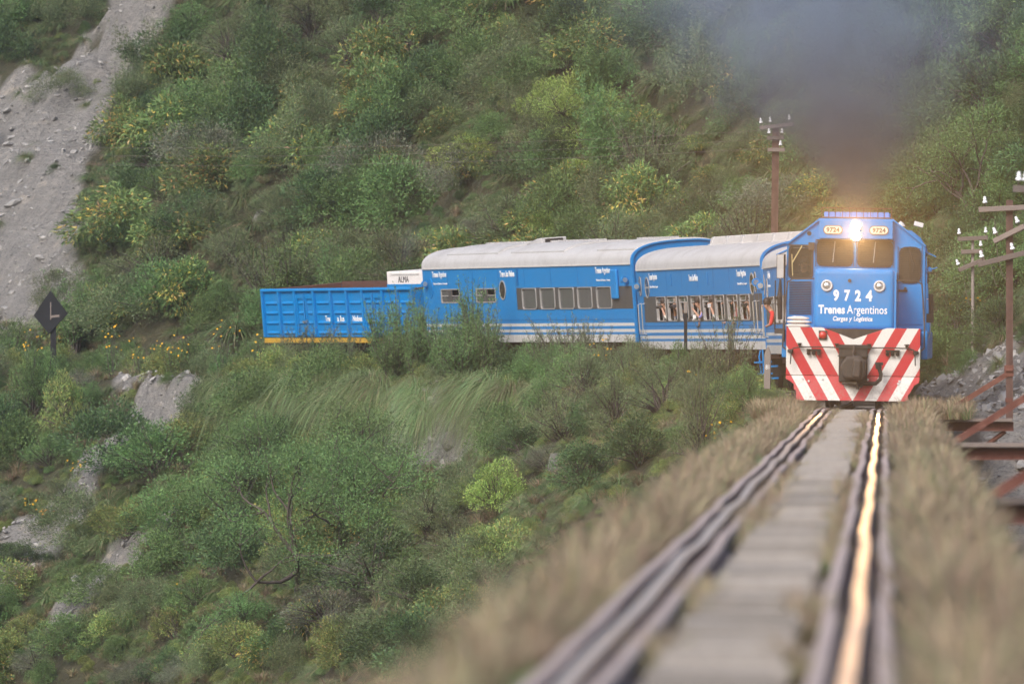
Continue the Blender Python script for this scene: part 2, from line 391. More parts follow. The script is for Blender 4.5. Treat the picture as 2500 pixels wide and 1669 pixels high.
t_ = NT('pier_masonry'); n_ = t_.noise(t_.co(), 3, 7); t_.base(t_.mix(n_, (.22, .21, .20), (.34, .32, .30))); t_.bump(n_, .6, .05); M['masonry'] = t_.set(Roughness=.9)
for yy in (40, 88, 137, 186.6):
    b = MB(); b.box(-1.5, 1.5, yy-.7, yy+.7, -13 if yy < 180 else -3.4, -2.0); b.build('pier', M['masonry'], bd, bevel=.05)
# rails: two running rails, each between two guard rails
rng = np.random.default_rng(5)
def rail_off(y, ph, amp=.55):
    return amp*(.014*math.sin(y*.42+ph)+.011*math.sin(y*.19+ph*2.1)+.007*math.sin(y*.85+ph*.7)), amp*(.011*math.sin(y*.38+ph*1.7)+.009*math.sin(y*.7+ph))
def rail(name, off, y0, y1, top, seglen, ph, label, cat, mats, step=1.0, grp=None):
    root = empty(name, (tx(y0), y0, 0)); tag(root, label, cat, grp)
    y = y0+ (ph % 1)*seglen*.5; cuts = [y0]
    while y < y1: cuts.append(y); y += seglen
    cuts.append(y1)
    prof = [(-.06, -.135), (.06, -.135), (.06, -.122), (.012, -.108), (.012, -.042), (.034, -.032), (.034, -.006), (.026, 0), (-.026, 0), (-.034, -.006), (-.034, -.032), (-.012, -.042), (-.012, -.108), (-.06, -.122)]
    for a, bb in zip(cuts[:-1], cuts[1:]):
        if bb-a < .3: continue
        ys = np.linspace(a, bb-.025, max(2, int((bb-a)/step)+1)); b = MB(); vs = []; fs = []; mi = []
        for yy in ys:
            ox, oz = rail_off(yy, ph); d = (tx(yy+.5)-tx(yy-.5)); nn = 1/math.hypot(1, d)
            for px_, pz_ in prof: vs.append((tx(yy)+(off+ox+px_)*nn-root.location.x, yy-(off+px_)*d*nn-root.location.y, tz(yy)+top+oz*(1 if abs(top) < 1e-6 or True else 0)+pz_))
        n = len(prof)
        for i in range(len(ys)-1):
            for k in range(n): fs.append((i*n+k, i*n+(k+1) % n, (i+1)*n+(k+1) % n, (i+1)*n+k)); mi.append(1 if k in (5, 6, 7, 8) else 0)
        fs.append(tuple(range(n))); mi.append(0); fs.append(tuple((len(ys)-1)*n+k for k in range(n))[::-1]); mi.append(0)
        b.add(vs, fs); b.m = mi; b.build('rail_length', mats, root)
    return root
runm = [M['railside'], M['railtop']]; gm = [M['railside'], M['guardtop']]
for sx, sn in ((-1, 'left-hand'), (1, 'right-hand')):
    rail('running_rail', sx*.533, 12, 285, 0, 12.0, 1.3+sx, 'polished %s running rail leading under the locomotive%s' % (sn, ', shining orange' if sx > 0 else ''), 'rail', runm, grp='rails of the track')
    rail('guard_rail', sx*.40, 12, 189, -.012, 9.0, 2.9+sx*.4, 'rusty inner guard rail beside the %s running rail' % sn, 'rail', gm, grp='rails of the track')
    rail('guard_rail', sx*.668, 12, 189, -.012, 9.0, 4.4+sx*.7, 'rusty outer guard rail beside the %s running rail' % sn, 'rail', gm, grp='rails of the track')
# walkway boards between the guard rails: the nearest 300 singly, the far ones as one
wk = empty('timber_walkway', (-.673, 0, -.06)); tag(wk, 'weathered grey boards laid crosswise between the rails', 'walkway')
b = MB(); b.box(-.255, .255, -.078, .078, -.03, .03); b.build('board', M['plank'], wk, bevel=.006); p0 = wk.children[0]
pm = p0.data; bpy.data.objects.remove(p0)
y = 24.0; n = 0; far = MB()
rr = random.Random(4)
while y < 184.2:
    if n < 300:
        o = link('board', pm, wk); o.location = (rr.uniform(-.02, .02), y, rr.uniform(-.035, .02)); o.rotation_euler = (rr.uniform(-.02, .02), rr.uniform(-.02, .02), rr.uniform(-.02, .02)); o.scale = (rr.uniform(.94, 1.05), rr.uniform(.85, 1.05), 1)
    else:
        far.box(-.255+rr.uniform(-.03, .03), .255+rr.uniform(-.03, .03), y-.075, y+.075, -.03, .03+rr.uniform(-.02, .02))
    y += rr.choice((.205, .21, .22, .215, .21, .225, .3)); n += 1
o = far.build('far_boards', M['plank'], wk); o['kind'] = 'stuff'
# timber sleepers under the rails (mostly hidden by grass): one mass
b = MB(); y = 20.0
while y < 283:
    d = tx(y+.5)-tx(y-.5); w = rr.uniform(.93, 1.0)
    if y < 188 or y > 188: b.box(-w, w, -.11, .11, -.28, -.15, Matrix.Translation((tx(y), y, tz(y))) @ Matrix.Rotation(-math.atan(d), 4, 'Z'))
    y += .62
sle = b.build('sleepers', M['plank']); tag(sle, 'row of old sleepers under the rails', 'sleepers', kind='stuff')

# ---- pole brackets on the right of the bridge
def porcelain(b, base, up=(0, 0, 1), s=1.0):
    q = Vector((0, 0, 1)).rotation_difference(Vector(up)).to_matrix().to_4x4()
    MM = Matrix.Translation(base) @ q @ Matrix.Scale(s, 4)
    MM = MM @ Matrix.Scale(.74, 4)
    b.lathe([(0, .0), (.052, .0), (.068, .02), (.056, .055), (.036, .075), (.046, .085), (.05, .11), (.032, .135), (.04, .15), (.03, .175), (0, .185)], MM, 12)
def telegraph_pole(loc, h, r, arms, label, group, steel=True, lean=0, base=0):
    t = empty('telegraph_pole', loc, (0, R(lean), 0)); tag(t, label, 'pole', group)
    b = MB()
    if steel: b.bar((-r*.75, 0, base), (-r*.75, 0, h), r*.5, r*1.9); b.bar((r*.75, 0, base), (r*.75, 0, h), r*.5, r*1.9); b.bar((0, 0, base), (0, 0, h), r*1.1, r*.5)
    else: b.tube([(0, 0, base), (0, 0, h*.5), (0, 0, h)], [r*1.15, r, r*.85], 10)
    b.build('pole_shaft', M['rustpole'] if steel else M['postwood'], t)
    for (z, l, rt, off, tilt, ins) in arms:
        MM = Matrix.Translation((off, -.1, z)) @ Matrix.Rotation(R(rt), 4, 'Z') @ Matrix.Rotation(R(tilt), 4, 'Y')
        b = MB(); b.box(-l/2, l/2, -.045, .045, -.05, .05, MM); a = b.build('crossarm', M['armwood'], t, bevel=.008)
        for f in ins:
            p = MM @ Vector((f*l/2*.93, 0, .05)); up = (MM.to_3x3() @ Vector((0, 0, 1)))
            b = MB(); b.cyl(p, p+up*.09, .012, 6); b.build('insulator_pin', M['iron'], a)
            b = MB(); porcelain(b, p+up*.07, up, 1.0); b.build('insulator', M['insul'], a, smooth=True)
    return t
def bracket(y, label, pole_label, wire=True):
    t = empty('pole_bracket', (.62, y, -.16)); tag(t, label, 'bracket', 'steel pole brackets on the bridge side')
    b = MB(); b.box(-.05, 1.86, -.09, .09, -.10, -.085); b.box(-.05, 1.86, -.012, .012, -.25, -.10); b.box(-.05, 1.86, -.09, .09, -.265, -.25); b.build('cantilever_beam', M['rust'], t)
    for k in range(2):
        b = MB(); b.box(-.05, 1.84, -.19+k*.2, -.01+k*.2, -.08, -.015); b.build('plank', M['armwood'], t, bevel=.008)
    b = MB(); b.bar((.30, -.12, -.05), (1.76, -.12, .86), .022, .10); b.bar((.30, -.10, -.02), (1.76, -.10, .89), .07, .02); b.build('upper_brace', M['rust'], t)
    b = MB(); b.bar((.1, .02, -1.45), (1.7, .02, -.27), .10, .03); b.bar((.1, .06, -1.45), (1.7, .06, -.27), .03, .09); b.build('lower_brace', M['rust'], t)
    b = MB(); b.box(1.68, 1.86, -.14, .02, .80, 1.02); b.cyl((1.70, -.16, .92), (1.84, -.16, .92), .03, 8); b.box(1.70, 1.84, -.13, 0, .30, .38); b.build('clamp', M['rust'], t)
    return t
bracket(182.5, 'rusty steel bracket carrying a pole, nearest the locomotive', '')
bracket(137, 'second rusty steel bracket from the locomotive, with bare timber on top', '')
bracket(88, 'out-of-focus rusty bracket nearest the camera at the right edge', '')
telegraph_pole((2.40, 182.4, -.2), 4.28, .040, [(4.12, 1.25, 4, .02, -3, (-.85, .95)), (3.62, .72, -25, .0, -24, (-.8, .75)), (3.18, 1.35, 10, .03, -14, (-.9, .1, .9))],
    'brown steel pole with three tilted crossarms on the bracket beside the bridge', 'telegraph poles', base=.02)
telegraph_pole((2.40, 137, -.2), 4.0, .040, [(3.72, 1.06, 8, -.02, 2, (-.92, -.72))],
    'pole at the right edge of which only a white insulator pair shows', 'telegraph poles', base=.02)
h = hit(2375, 800); d = 222.
x_, y_, z_ = unproj(2375, 841, d); g0 = float(H(np.array([x_]), np.array([y_]))[0])
telegraph_pole((x_, y_, g0), CZ+(841-577)/FP*d-g0, .042, [(CZ+(841-582)/FP*d-g0, .72, 4, .0, -3, (-.95, .95)), (CZ+(841-614)/FP*d-g0, .52, 4, -.02, -3, (.9,)), (CZ+(841-646)/FP*d-g0, .68, 15, -.03, -22, (-.95,))],
    'slim wooden telegraph pole among the bushes to the right of the locomotive', 'telegraph poles', steel=False, base=-.3)
d = 246.
x_, y_, z_ = unproj(1887, 841, d); g0 = float(H(np.array([x_]), np.array([y_]))[0])
telegraph_pole((x_, y_, g0), CZ+(841-305)/FP*d-g0, .055, [(CZ+(841-308)/FP*d-g0, .92, -8, .02, -7, (-.95, -.35, .85)), (CZ+(841-337)/FP*d-g0, .46, 0, .0, -2, (-.8, .8)), (CZ+(841-366)/FP*d-g0, .46, 0, .02, 0, (.5,))],
    'tall brown pole with white insulators standing behind the coaches', 'telegraph poles', base=-.3, lean=.8)
def wire(name, a, bb, sag, label, r=.0042, n=24):
    b = MB(); a = Vector(a); bb = Vector(bb); pts = []
    for i in range(n+1):
        t = i/n; p = a.lerp(bb, t); p.z -= sag*4*t*(1-t); pts.append(p-a)
    b.tube(pts, r, 5); o = b.build(name, M['wire']); o.location = a; tag(o, label, 'wire', 'old line wires'); return o
pA = unproj(1870, 345, 246); 
for k, (pyl, nm) in enumerate(((362, 'highest'), (378, 'middle'), (398, 'lowest'))):
    wire('line_wire', unproj(1870, 318+k*22, 246), unproj(-80, pyl-8+k*3, 280), .25, '%s of the three thin wires crossing the hillside' % nm)
for k, (a, bb, sg) in enumerate((((2428, 540), (2438, 575), .05), ((2432, 595), (2462, 680), .25), ((2418, 632), (2436, 700), .12), ((2352, 670), (2374, 750), .2), ((2346, 590), (2372, 700), .2))):
    wire('dangling_wire', unproj(*a, 182 if k < 3 else 222), unproj(*bb, 182 if k < 3 else 222), sg, ('broken wire hanging from the top arm of the bracket pole', 'long broken wire drooping below the middle arm of the bracket pole', 'short broken wire hanging from the lowest arm of the bracket pole', 'wire hanging from the lowest arm of the slim wooden pole', 'wire hanging from the top arm of the slim wooden pole')[k], .005, 10)
# ---- diamond sign, marker posts
d = 271.
x_, y_, z_ = unproj(126, 763, d); k_ = d/FP
ds = empty('diamond_sign', (x_, y_, z_-1.18*1.28), (R(-3), 0, R(4))); ds.scale = (1.28, 1.28, 1.28); tag(ds, 'black wooden diamond sign on a post beside the rock scar', 'sign')
b = MB(); b.prism([(-.41, 1.12), (-.06, .70), (.37, 1.16), (-.03, 1.68)], -.02, .02); b.build('diamond_board', M['tarpost'], ds, bevel=.004)
b = MB(); b.box(-.03, .10, .022, .12, -1.6, 1.3); b.build('post', M['tarpost'], ds)
b = MB(); b.box(.10, .29, -.034, -.022, 1.06, 1.11, Matrix.Rotation(R(-6), 4, 'Y')); b.build('bare_wood_strip', M['armwood'], ds)
b = MB(); b.box(-.035, -.01, -.034, -.022, 1.02, 1.42); b.build('bare_wood_strip', M['armwood'], ds)
x_, y_, z_ = unproj(1873, 932, 200.); ps = empty('marker_post', (x_, y_, z_-.15), (0, R(1), R(-3))); tag(ps, 'short grey wooden marker post with white figures left of the locomotive', 'post')
b = MB(); b.prism([(-.07, 0), (.07, 0), (.07, .75), (.02, .9), (-.03, .88), (-.07, .72)], -.05, .05); b.build('post', M['postwood'], ps, bevel=.01)
x_, y_, z_ = unproj(1674, 850, 226.); pb = empty('lamp_post', (x_, y_, z_-.5)); tag(pb, 'thin black post standing in the bushes before the coach with leaning passengers', 'post')
b = MB(); b.box(-.04, .04, -.04, .04, 0, 1.35); b.build('post', M['tarpost'], pb); b = MB(); b.box(-.045, .045, -.045, .045, 1.352, 1.62); b.build('post_top', M['postwood'], pb, bevel=.01)
MARK_POST = ps
# ================================================================ LETTERING
_txc = {}
def text_mesh(body, bold, shear=0):
    k = (body, bold, shear)
    if k not in _txc:
        cu = bpy.data.curves.new('lettering', 'FONT'); cu.body = body; cu.size = 1; cu.offset = bold; cu.extrude = .01; cu.shear = shear; cu.resolution_u = 3; cu.space_character = 1+bold*2.2
        o = bpy.data.objects.new('tmp', cu); COL.objects.link(o)
        dg = bpy.context.evaluated_depsgraph_get(); me = bpy.data.meshes.new_from_object(o.evaluated_get(dg)); bpy.data.objects.remove(o)
        V = np.empty(len(me.vertices)*3, np.float32); me.vertices.foreach_get('co', V); V = V.reshape(-1, 3)
        V[:, :2] -= V[:, :2].min(0); V[:, :2] /= V[:, :2].max(0); V[:, 2] = V[:, 2]/.01*.5
        me.vertices.foreach_set('co', V.ravel()); me.update(); _txc[k] = me
    return _txc[k]
def lettering(parent, body, side, x0, x1, z0, z1, plane, mat, bold=.0, shear=0, name='lettering', t=.006):
    """side 'front': faces -Y at y=plane, from x0 to x1;  'side': faces -X at x=plane, read from x0 (far) to x1 (near) along Y"""
    me = text_mesh(body, bold, shear).copy(); me.materials.clear(); me.materials.append(mat)
    V = np.empty(len(me.vertices)*3, np.float32); me.vertices.foreach_get('co', V); V = V.reshape(-1, 3); o = np.empty_like(V)
    o[:, 2] = z0+V[:, 1]*(z1-z0)
    if side == 'front': o[:, 0] = x0+V[:, 0]*(x1-x0); o[:, 1] = plane-.002-(V[:, 2]+.5)*t
    else: o[:, 1] = x0+V[:, 0]*(x1-x0); o[:, 0] = plane-.002-(V[:, 2]+.5)*t
    me.vertices.foreach_set('co', o.ravel()); me.update(); return link(name, me, parent)
lettering(MARK_POST, '81', 'front', -.04, .04, .42, .52, -.05, M['text'], .01)
# ================================================================ THE LOCOMOTIVE
def chevron():
    t = NT('red_white_chevrons'); co = t.co(); s = t.node('ShaderNodeSeparateXYZ'); t.L(co, s.inputs[0])
    q = t.math('ADD', t.math('ABSOLUTE', s.outputs[0]), t.math('DIVIDE', t.math('SUBTRACT', 1.593, s.outputs[2]), 1.76))
    f = t.math('FRACT', t.math('DIVIDE', t.math('SUBTRACT', q, .353-.471), .471)); r = t.math('LESS_THAN', f, .5)
    n = t.noise(co, 2.4, 6); n2 = t.noise(co, 22, 4, .7)
    c = t.mix(r, (.63, .61, .585), RED)
    low = t.math('MULTIPLY', t.ramp(s.outputs[2], [(.15, (1, 1, 1)), (.75, (.25, .25, .25)), (1, (.18, .18, .18))]), t.math('MULTIPLY', t.ramp(n2, [(.45, (0, 0, 0)), (.75, (1, 1, 1))]), .75))
    c = t.mix(low, c, (.22, .17, .14)); c = t.mix(t.math('MULTIPLY', t.ramp(n, [(.5, (0, 0, 0)), (.8, (1, 1, 1))]), .22), c, (.3, .24, .2))
    t.base(c); t.bump(n, .12, .02); return t.set(Roughness=.5)
M['chev'] = chevron()
LO = empty('diesel_locomotive', (-.673, 185.0, 0.0), (0, R(.8), R(-.7))); tag(LO, 'blue diesel locomotive with red and white striped front and lit headlights', 'locomotive')
def P(name, b, mats, par=LO, **k): return b.build(name, mats, par, **k)
# pilot sheet and plough
b = MB(); b.prism([(-1.325, .645), (1.325, .645), (1.325, 1.593), (.66, 1.593), (0, 1.365), (-.62, 1.593), (-1.325, 1.593)], 0, .05); pilot = P('striped_front_sheet', b, M['chev'], bevel=.006)
pilot['label'] = 'front sheet painted in red and white chevrons'
b = MB(); lo = [(-1.325, .636), (-1.325, .56), (-1.26, .535), (-1.17, .47), (-1.16, .36), (-1.12, .34), (-1.11, .16), (-1.0, .15), (1.02, .15), (1.12, .19), (1.09, .25), (1.16, .36), (1.22, .47), (1.31, .52), (1.325, .636)]
n = len(lo); b.add([(x, .0-(.636-z)*.22, z) for x, z in lo]+[(x, .05-(.636-z)*.22, z) for x, z in lo], [tuple(range(n)), tuple(range(2*n-1, n-1, -1))]+[(i, (i+1) % n, (i+1) % n+n, i+n) for i in range(n)])
P('plough_blade', b, M['chev'], bevel=.005)
b = MB()
for x, z in ((-1.0, .58), (-.87, .53), (-.6, .575), (.62, .56), (.92, .55), (.9, .5), (-.84, .235), (-.1, .56), (.3, .57)): b.disc((x, -.015-(.636-z)*.22, z), (0, -1, 0), .022, 8, .015)
P('bolts', b, M['white'])
b = MB(); b.box(-1.30, 1.30, .06, .54, 1.26, 1.575); P('draft_pocket', b, M['black'])
b = MB(); b.box(-1.32, 1.32, .55, 15.0, 1.26, 1.575); P('underframe', b, M['blue'], bevel=.02)
# coupler
b = MB(); b.box(-.28, .29, -.10, -.005, .52, 1.26); P('coupler_plate', b, M['black'], bevel=.02)
b = MB(); b.prism([(-.19, .60), (.20, .56), (.25, .66), (.26, .95), (.13, 1.04), (-.12, 1.03), (-.20, .92), (-.25, .80)], -.62, -.10); P('coupler_head', b, M['iron'], bevel=.05, seg=3)
b = MB(); b.prism([(-.02, .62), (.16, .60), (.18, .97), (.02, .98)], -.74, -.60); P('coupler_knuckle', b, M['iron'], bevel=.045, seg=3)
b = MB(); b.tube([(.01, -.13, 1.25), (.02, -.16, 1.16), (.0, -.2, 1.08), (.03, -.3, .98)], .018, 6); b.disc((.01, -.11, 1.13), (0, -1, 0), .045, 10, .03); P('lift_chain', b, M['iron'])
b = MB(); b.box(-.34, .36, -.13, -.10, 1.19, 1.25); b.box(-.3, .3, -.15, -.10, 1.02, 1.05); P('plate_flange', b, M['black'])
b = MB(); b.tube([(.1, -.08, .5), (.3, -.2, .49), (.46, -.26, .50), (.545, -.28, .58), (.56, -.28, .68), (.52, -.28, .80)], .042, 8); b.cyl((.52, -.28, .79), (.50, -.28, .90), .062, 8); b.box(.44, .60, -.32, -.24, .86, .92); P('air_hose', b, M['black'], smooth=True)
b = MB(); b.tube([(-.2, -.1, .49), (.05, -.2, .46), (.2, -.2, .44)], .03, 6); b.cyl((.1, -.2, .49), (.1, -.2, .38), .035, 8); P('drain_cock', b, M['iron'])
# uncoupling lever
for sx in (-1, 1):
    b = MB(); b.tube([(sx*.30, -.12, 1.20), (sx*.6, -.11, 1.205), (sx*1.05, -.11, 1.20), (sx*1.19, -.12, 1.17), (sx*1.225, -.13, 1.10), (sx*1.235, -.15, .86)], .014, 6); P('uncoupling_lever', b, M['black'], smooth=True)
    for xx in (.32, 1.06):
        b = MB(); b.cyl((sx*xx, -.005, 1.245), (sx*xx, -.13, 1.245), .034, 8); b.disc((sx*xx, -.13, 1.26), (0, 0, 1), .05, 8, .02); P('lever_bracket', b, M['black'])
    b = MB(); b.box(sx*.78-.14, sx*.78+.14, -.06, -.005, 1.125, 1.165)
    for k in (-1, 0, 1): b.cyl((sx*.78+k*.10, -.02, 1.10), (sx*.78+k*.10, -.09, 1.07), .036, 8)
    P('jumper_sockets', b, M['black'])
    b = MB(); b.tube([(sx*1.29, -.03, 1.12), (sx*1.20, -.06, 1.11)], [.03, .05], 8); P('hose_stub', b, M['black'])
b = MB(); b.box(-.685, -.52, -.03, -.003, 1.35, 1.53); P('lamp_plate', b, M['black'])
b = MB(); b.lathe([(0, .05), (.05, .045), (.075, .02), (.078, 0)], Matrix.Translation((-.603, -.03, 1.44)) @ Matrix.Rotation(R(90), 4, 'X'), 18); o = P('red_reflector', b, plain('red_lens', (.45, .03, .025), .25), smooth=True)
# nose (short hood)
b = MB(); b.box(-.80, .80, .62, 1.9, 1.545, 2.765); nose = P('nose', b, M['blue'], bevel=.10, seg=4)
b = MB(); b.box(-.80, .80, .60, .66, 1.53, 1.56); b.box(.79, .83, .66, 1.85, 1.56, 2.7); P('nose_trim', b, M['blue'])
lettering(nose, '9', 'front', -.42, -.305, 2.12, 2.345, .62, M['text'], .045)
lettering(nose, '7', 'front', -.20, -.085, 2.12, 2.345, .62, M['text'], .045)
lettering(nose, '2', 'front', .01, .13, 2.12, 2.345, .62, M['text'], .045)
lettering(nose, '4', 'front', .225, .355, 2.12, 2.345, .62, M['text'], .045)
lettering(nose, 'Trenes', 'front', -.71, -.185, 1.865, 2.04, .62, M['text'], .035)
lettering(nose, 'Argentinos', 'front', -.145, .655, 1.82, 2.04, .62, M['text'], .008)
lettering(nose, 'Cargas y Logística', 'front', -.42, .365, 1.70, 1.82, .62, M['text'], .03, .2)
for x in (-.55, .495):
    MM = Matrix.Translation((x, .62, 2.425)) @ Matrix.Rotation(R(90), 4, 'X')
    b = MB(); b.lathe([(.116, 0), (.116, .03), (.10, .045), (.08, .04), (.078, 0)], MM, 24); L_ = P('marker_lamp', b, M['white'], nose, smooth=True)
    b = MB(); b.lathe([(.078, .01), (.06, .03), (.03, .042), (0, .045)], MM, 20); P('lamp_lens', b, M['silver'], nose, smooth=True)
b = MB(); b.disc((-.10, .62, 2.53), (0, -1, 0), .035, 12, .03); P('nose_fitting', b, M['iron'], nose)
b = MB(); b.box(-.02, .0, .612, .622, 1.6, 2.66); b.build('nose_seam', M['blue'], nose)
# cab: front wall with real window openings
def wall_grid(b, xs, zs, holes, y):
    X_ = sorted(set(xs+[h for H_ in holes for h in H_[:2]])); Z_ = sorted(set(zs+[h for H_ in holes for h in H_[2:]]))
    for i in range(len(X_)-1):
        for j in range(len(Z_)-1):
            cx, cz = (X_[i]+X_[i+1])/2, (Z_[j]+Z_[j+1])/2
            if any(h[0] < cx < h[1] and h[2] < cz < h[3] for h in holes): continue
            b.add([(X_[i], y, Z_[j]), (X_[i+1], y, Z_[j]), (X_[i+1], y, Z_[j+1]), (X_[i], y, Z_[j+1])], [(0, 1, 2, 3)])
CY = 1.9
WL = (-1.32, -.88, 2.58, 3.20); WR = (.89, 1.27, 2.53, 3.20); WA = (-.755, -.09, 2.85, 3.32); WB = (.055, .71, 2.84, 3.31)
b = MB()
wall_grid(b, [-.82, .82], [1.58, 3.34], [WA, WB], CY); wall_grid(b, [-1.37, -.82], [1.58, 3.22], [WL], CY); wall_grid(b, [.82, 1.36], [1.58, 3.22], [WR], CY)
for sx in (-1, 1): b.add([(sx*.82, CY, 3.22), (sx*1.365, CY, 3.22), (sx*1.365, CY, 3.28), (sx*.82, CY, 3.70)], [(0, 1, 2, 3)])
b.add([(-.82, CY, 3.34), (.82, CY, 3.34), (.82, CY, 3.70), (.73, CY, 3.77), (-.73, CY, 3.77), (-.82, CY, 3.70)], [tuple(range(6))])
cab = P('cab_front', b, M['blue'])
b = MB()
for sx in (-1, 1):
    for (z0, z1) in ((1.58, 2.45), (3.12, 3.28)): b.box(sx*1.37-.012, sx*1.37+.012, CY, 4.2, z0, z1)
    for (y0, y1) in ((CY, 2.15), (2.95, 3.15), (3.95, 4.2)): b.box(sx*1.37-.012, sx*1.37+.012, y0, y1, 2.45, 3.12)
P('cab_side', b, M['blue'])
b = MB(); b.box(-1.36, 1.36, 4.18, 4.22, 1.58, 3.2); b.box(-1.35, 1.35, CY+.02, 4.18, 1.58, 1.75); b.box(-1.33, .2, CY+.15, CY+.6, 1.75, 2.5); P('cab_interior', b, M['cabwood'])
b = MB(); b.prism([(-1.40, 3.26), (-.74, 3.775), (.74, 3.775), (1.40, 3.26), (1.38, 3.24), (.73, 3.745), (-.73, 3.745), (-1.38, 3.24)], CY-.06, 4.3); P('cab_roof', b, M['blue'])
b = MB(); b.prism([(.80, 3.60), (1.10, 3.56), (1.28, 3.42), (1.40, 3.22), (1.43, 3.08), (1.38, 3.05), (1.36, 3.2), (.8, 3.5)], 2.6, 4.3); P('rounded_roof_cowl', b, M['blue'], smooth=True)
for sx in (-1, 1):
    b = MB(); b.add([(sx*1.37, 2.1, 3.16), (sx*1.37, 3.1, 3.16), (sx*1.60, 3.1, 3.05), (sx*1.60, 2.1, 3.05), (sx*1.37, 2.1, 3.13), (sx*1.37, 3.1, 3.13), (sx*1.60, 3.1, 3.03), (sx*1.60, 2.1, 3.03)], [(0, 1, 2, 3), (4, 7, 6, 5), (0, 3, 7, 4), (2, 6, 7, 3), (1, 5, 6, 2), (0, 4, 5, 1)]); P('sun_visor', b, M['blue'])
def rrect(x0, x1, z0, z1, r, n=5):
    out = []
    for cx, cz, a0 in ((x1-r, z1-r, 0), (x0+r, z1-r, 90), (x0+r, z0+r, 180), (x1-r, z0+r, 270)):
        for k in range(n+1):
            a = R(a0+90*k/n); out.append((cx+r*math.cos(a), cz+r*math.sin(a)))
    return out
def frame_ring(b, outer, inner, y0, y1):
    n = len(outer); vs = [(x, y0, z) for x, z in outer]+[(x, y0, z) for x, z in inner]+[(x, y1, z) for x, z in outer]+[(x, y1, z) for x, z in inner]; fs = []
    for i in range(n):
        j = (i+1) % n; fs += [(i, j, n+j, n+i), (i, 2*n+i, 2*n+j, j), (n+i, n+j, 3*n+j, 3*n+i)]
    b.add(vs, fs)
for nm, (x0, x1, z0, z1), r in (('front_window', WA, .09), ('front_window', WB, .09), ('side_window', WL, .08), ('side_window', WR, .12)):
    b = MB(); frame_ring(b, rrect(x0-.03, x1+.03, z0-.03, z1+.03, r+.02), rrect(x0+.012, x1-.012, z0+.012, z1-.012, r), CY-.022, CY+.01); f = P(nm, b, M['black'], LO)
    b = MB(); b.box(x0, x1, CY+.012, CY+.02, z0, z1); b.build('pane', M['clear'] if x0 < -1 else M['glass'], f)
    if x0 > -1:
        b = MB(); z = z0-.02
        while z < z1+.02:
            b.cyl((x0-.05, CY-.04, z), (x1+.05, CY-.04, z), .0035, 4); z += .036
        for x in (x0-.05, (x0+x1)/2, x1+.05): b.cyl((x, CY-.036, z0-.04), (x, CY-.036, z1+.04), .006, 4)
        b.build('window_guard', M['iron'], f)
b = MB(); b.box(-.79, .74, CY-.12, CY-.003, 3.325, 3.355); P('window_hood', b, M['black'])
b = MB(); b.cyl((-1.08, CY-.06, 3.22), (-1.27, CY-.07, 2.88), .012, 5); b.cyl((-1.28, CY-.06, 3.05), (-1.26, CY-.07, 2.62), .01, 5); P('wiper', b, plain('yellow_wiper', (.5, .4, .2), .5))
b = MB(); b.cyl((1.05, CY-.06, 3.22), (1.17, CY-.07, 2.86), .014, 5); b.cyl((1.18, CY-.065, 2.9), (1.12, CY-.07, 2.70), .008, 5); P('wiper', b, M['iron'])
for x in (-.42, .39): b = MB(); b.cyl((x, CY-.06, 3.32), (x-.04, CY-.06, 2.9), .008, 5); P('wiper', b, M['grey'])
b = MB(); b.box(-1.34, -.865, CY-.05, CY-.004, 3.215, 3.245); b.box(-.955, -.83, CY-.07, CY-.004, 3.14, 3.29); P('window_shade_rail', b, M['iron'])
# louvred door on the left, plain door on the right
b = MB(); b.box(-1.34, -.86, CY-.02, CY-.004, 1.68, 2.56); dl = P('louvre_door', b, M['blue'])
b = MB(); z = 1.86
while z < 2.53: b.bar((-1.33, CY-.034, z), (-.88, CY-.034, z), .02, .012); z += .034
b.build('louvres', M['black'], dl)
b = MB(); b.box(.86, 1.34, CY-.022, CY-.004, 1.68, 2.46); dr = P('cab_door', b, M['blue'], bevel=.006)
b = MB(); b.box(.87, 1.33, CY-.03, CY-.024, 1.765, 1.785); b.build('door_rib', M['blue'], dr)
b = MB(); b.box(.86, 1.04, CY-.05, CY-.024, 2.33, 2.37); b.cyl((.99, CY-.06, 2.36), (1.0, CY-.06, 2.42), .025, 8); b.build('door_handle', M['iron'], dr)
b = MB(); b.disc((-.94, CY-.002, 3.47), (0, -1, 0), .088, 20, .012); h_ = P('horn_ring', b, M['blue']); b = MB(); b.disc((-.94, CY-.016, 3.47), (0, -1, 0), .045, 16, .008); b.build('horn_hole', M['black'], h_)
# headlight housing and number boards
b = MB(); b.box(-.735, .735, CY-.26, CY-.003, 3.372, 3.742); hp = P('headlight_panel', b, M['blue'], bevel=.012)
for x0, x1 in ((-.655, -.27), (.265, .65)):
    b = MB(); b.prism(rrect(x0, x1, 3.455, 3.635, .085), CY-.278, CY-.262); nb = b.build('number_board', M['number'], hp)
    b = MB(); b.prism(rrect(x0+.018, x1-.018, 3.473, 3.617, .07), CY-.284, CY-.279); b.build('board_face', M['cream'], nb)
    lettering(nb, '9724', 'front', x0+.06, x1-.06, 3.495, 3.595, CY-.284, M['number'], .035)
M['lens'] = plain('lit_headlamp', (.9, .8, .6), .3, emit=(1.0, .80, .52), es=120)
for z in (3.64, 3.43):
    MM = Matrix.Translation((0, CY-.27, z)) @ Matrix.Rotation(R(90), 4, 'X')
    b = MB(); b.lathe([(.115, 0), (.118, .04), (.10, .05), (.09, .045), (.088, 0)], MM, 24); hl = b.build('headlight', M['silver'], hp, smooth=True)
    b = MB(); b.lathe([(.087, .02), (.06, .035), (.03, .042), (0, .044)], MM, 20); b.build('headlight_lens', M['lens'], hl, smooth=True)
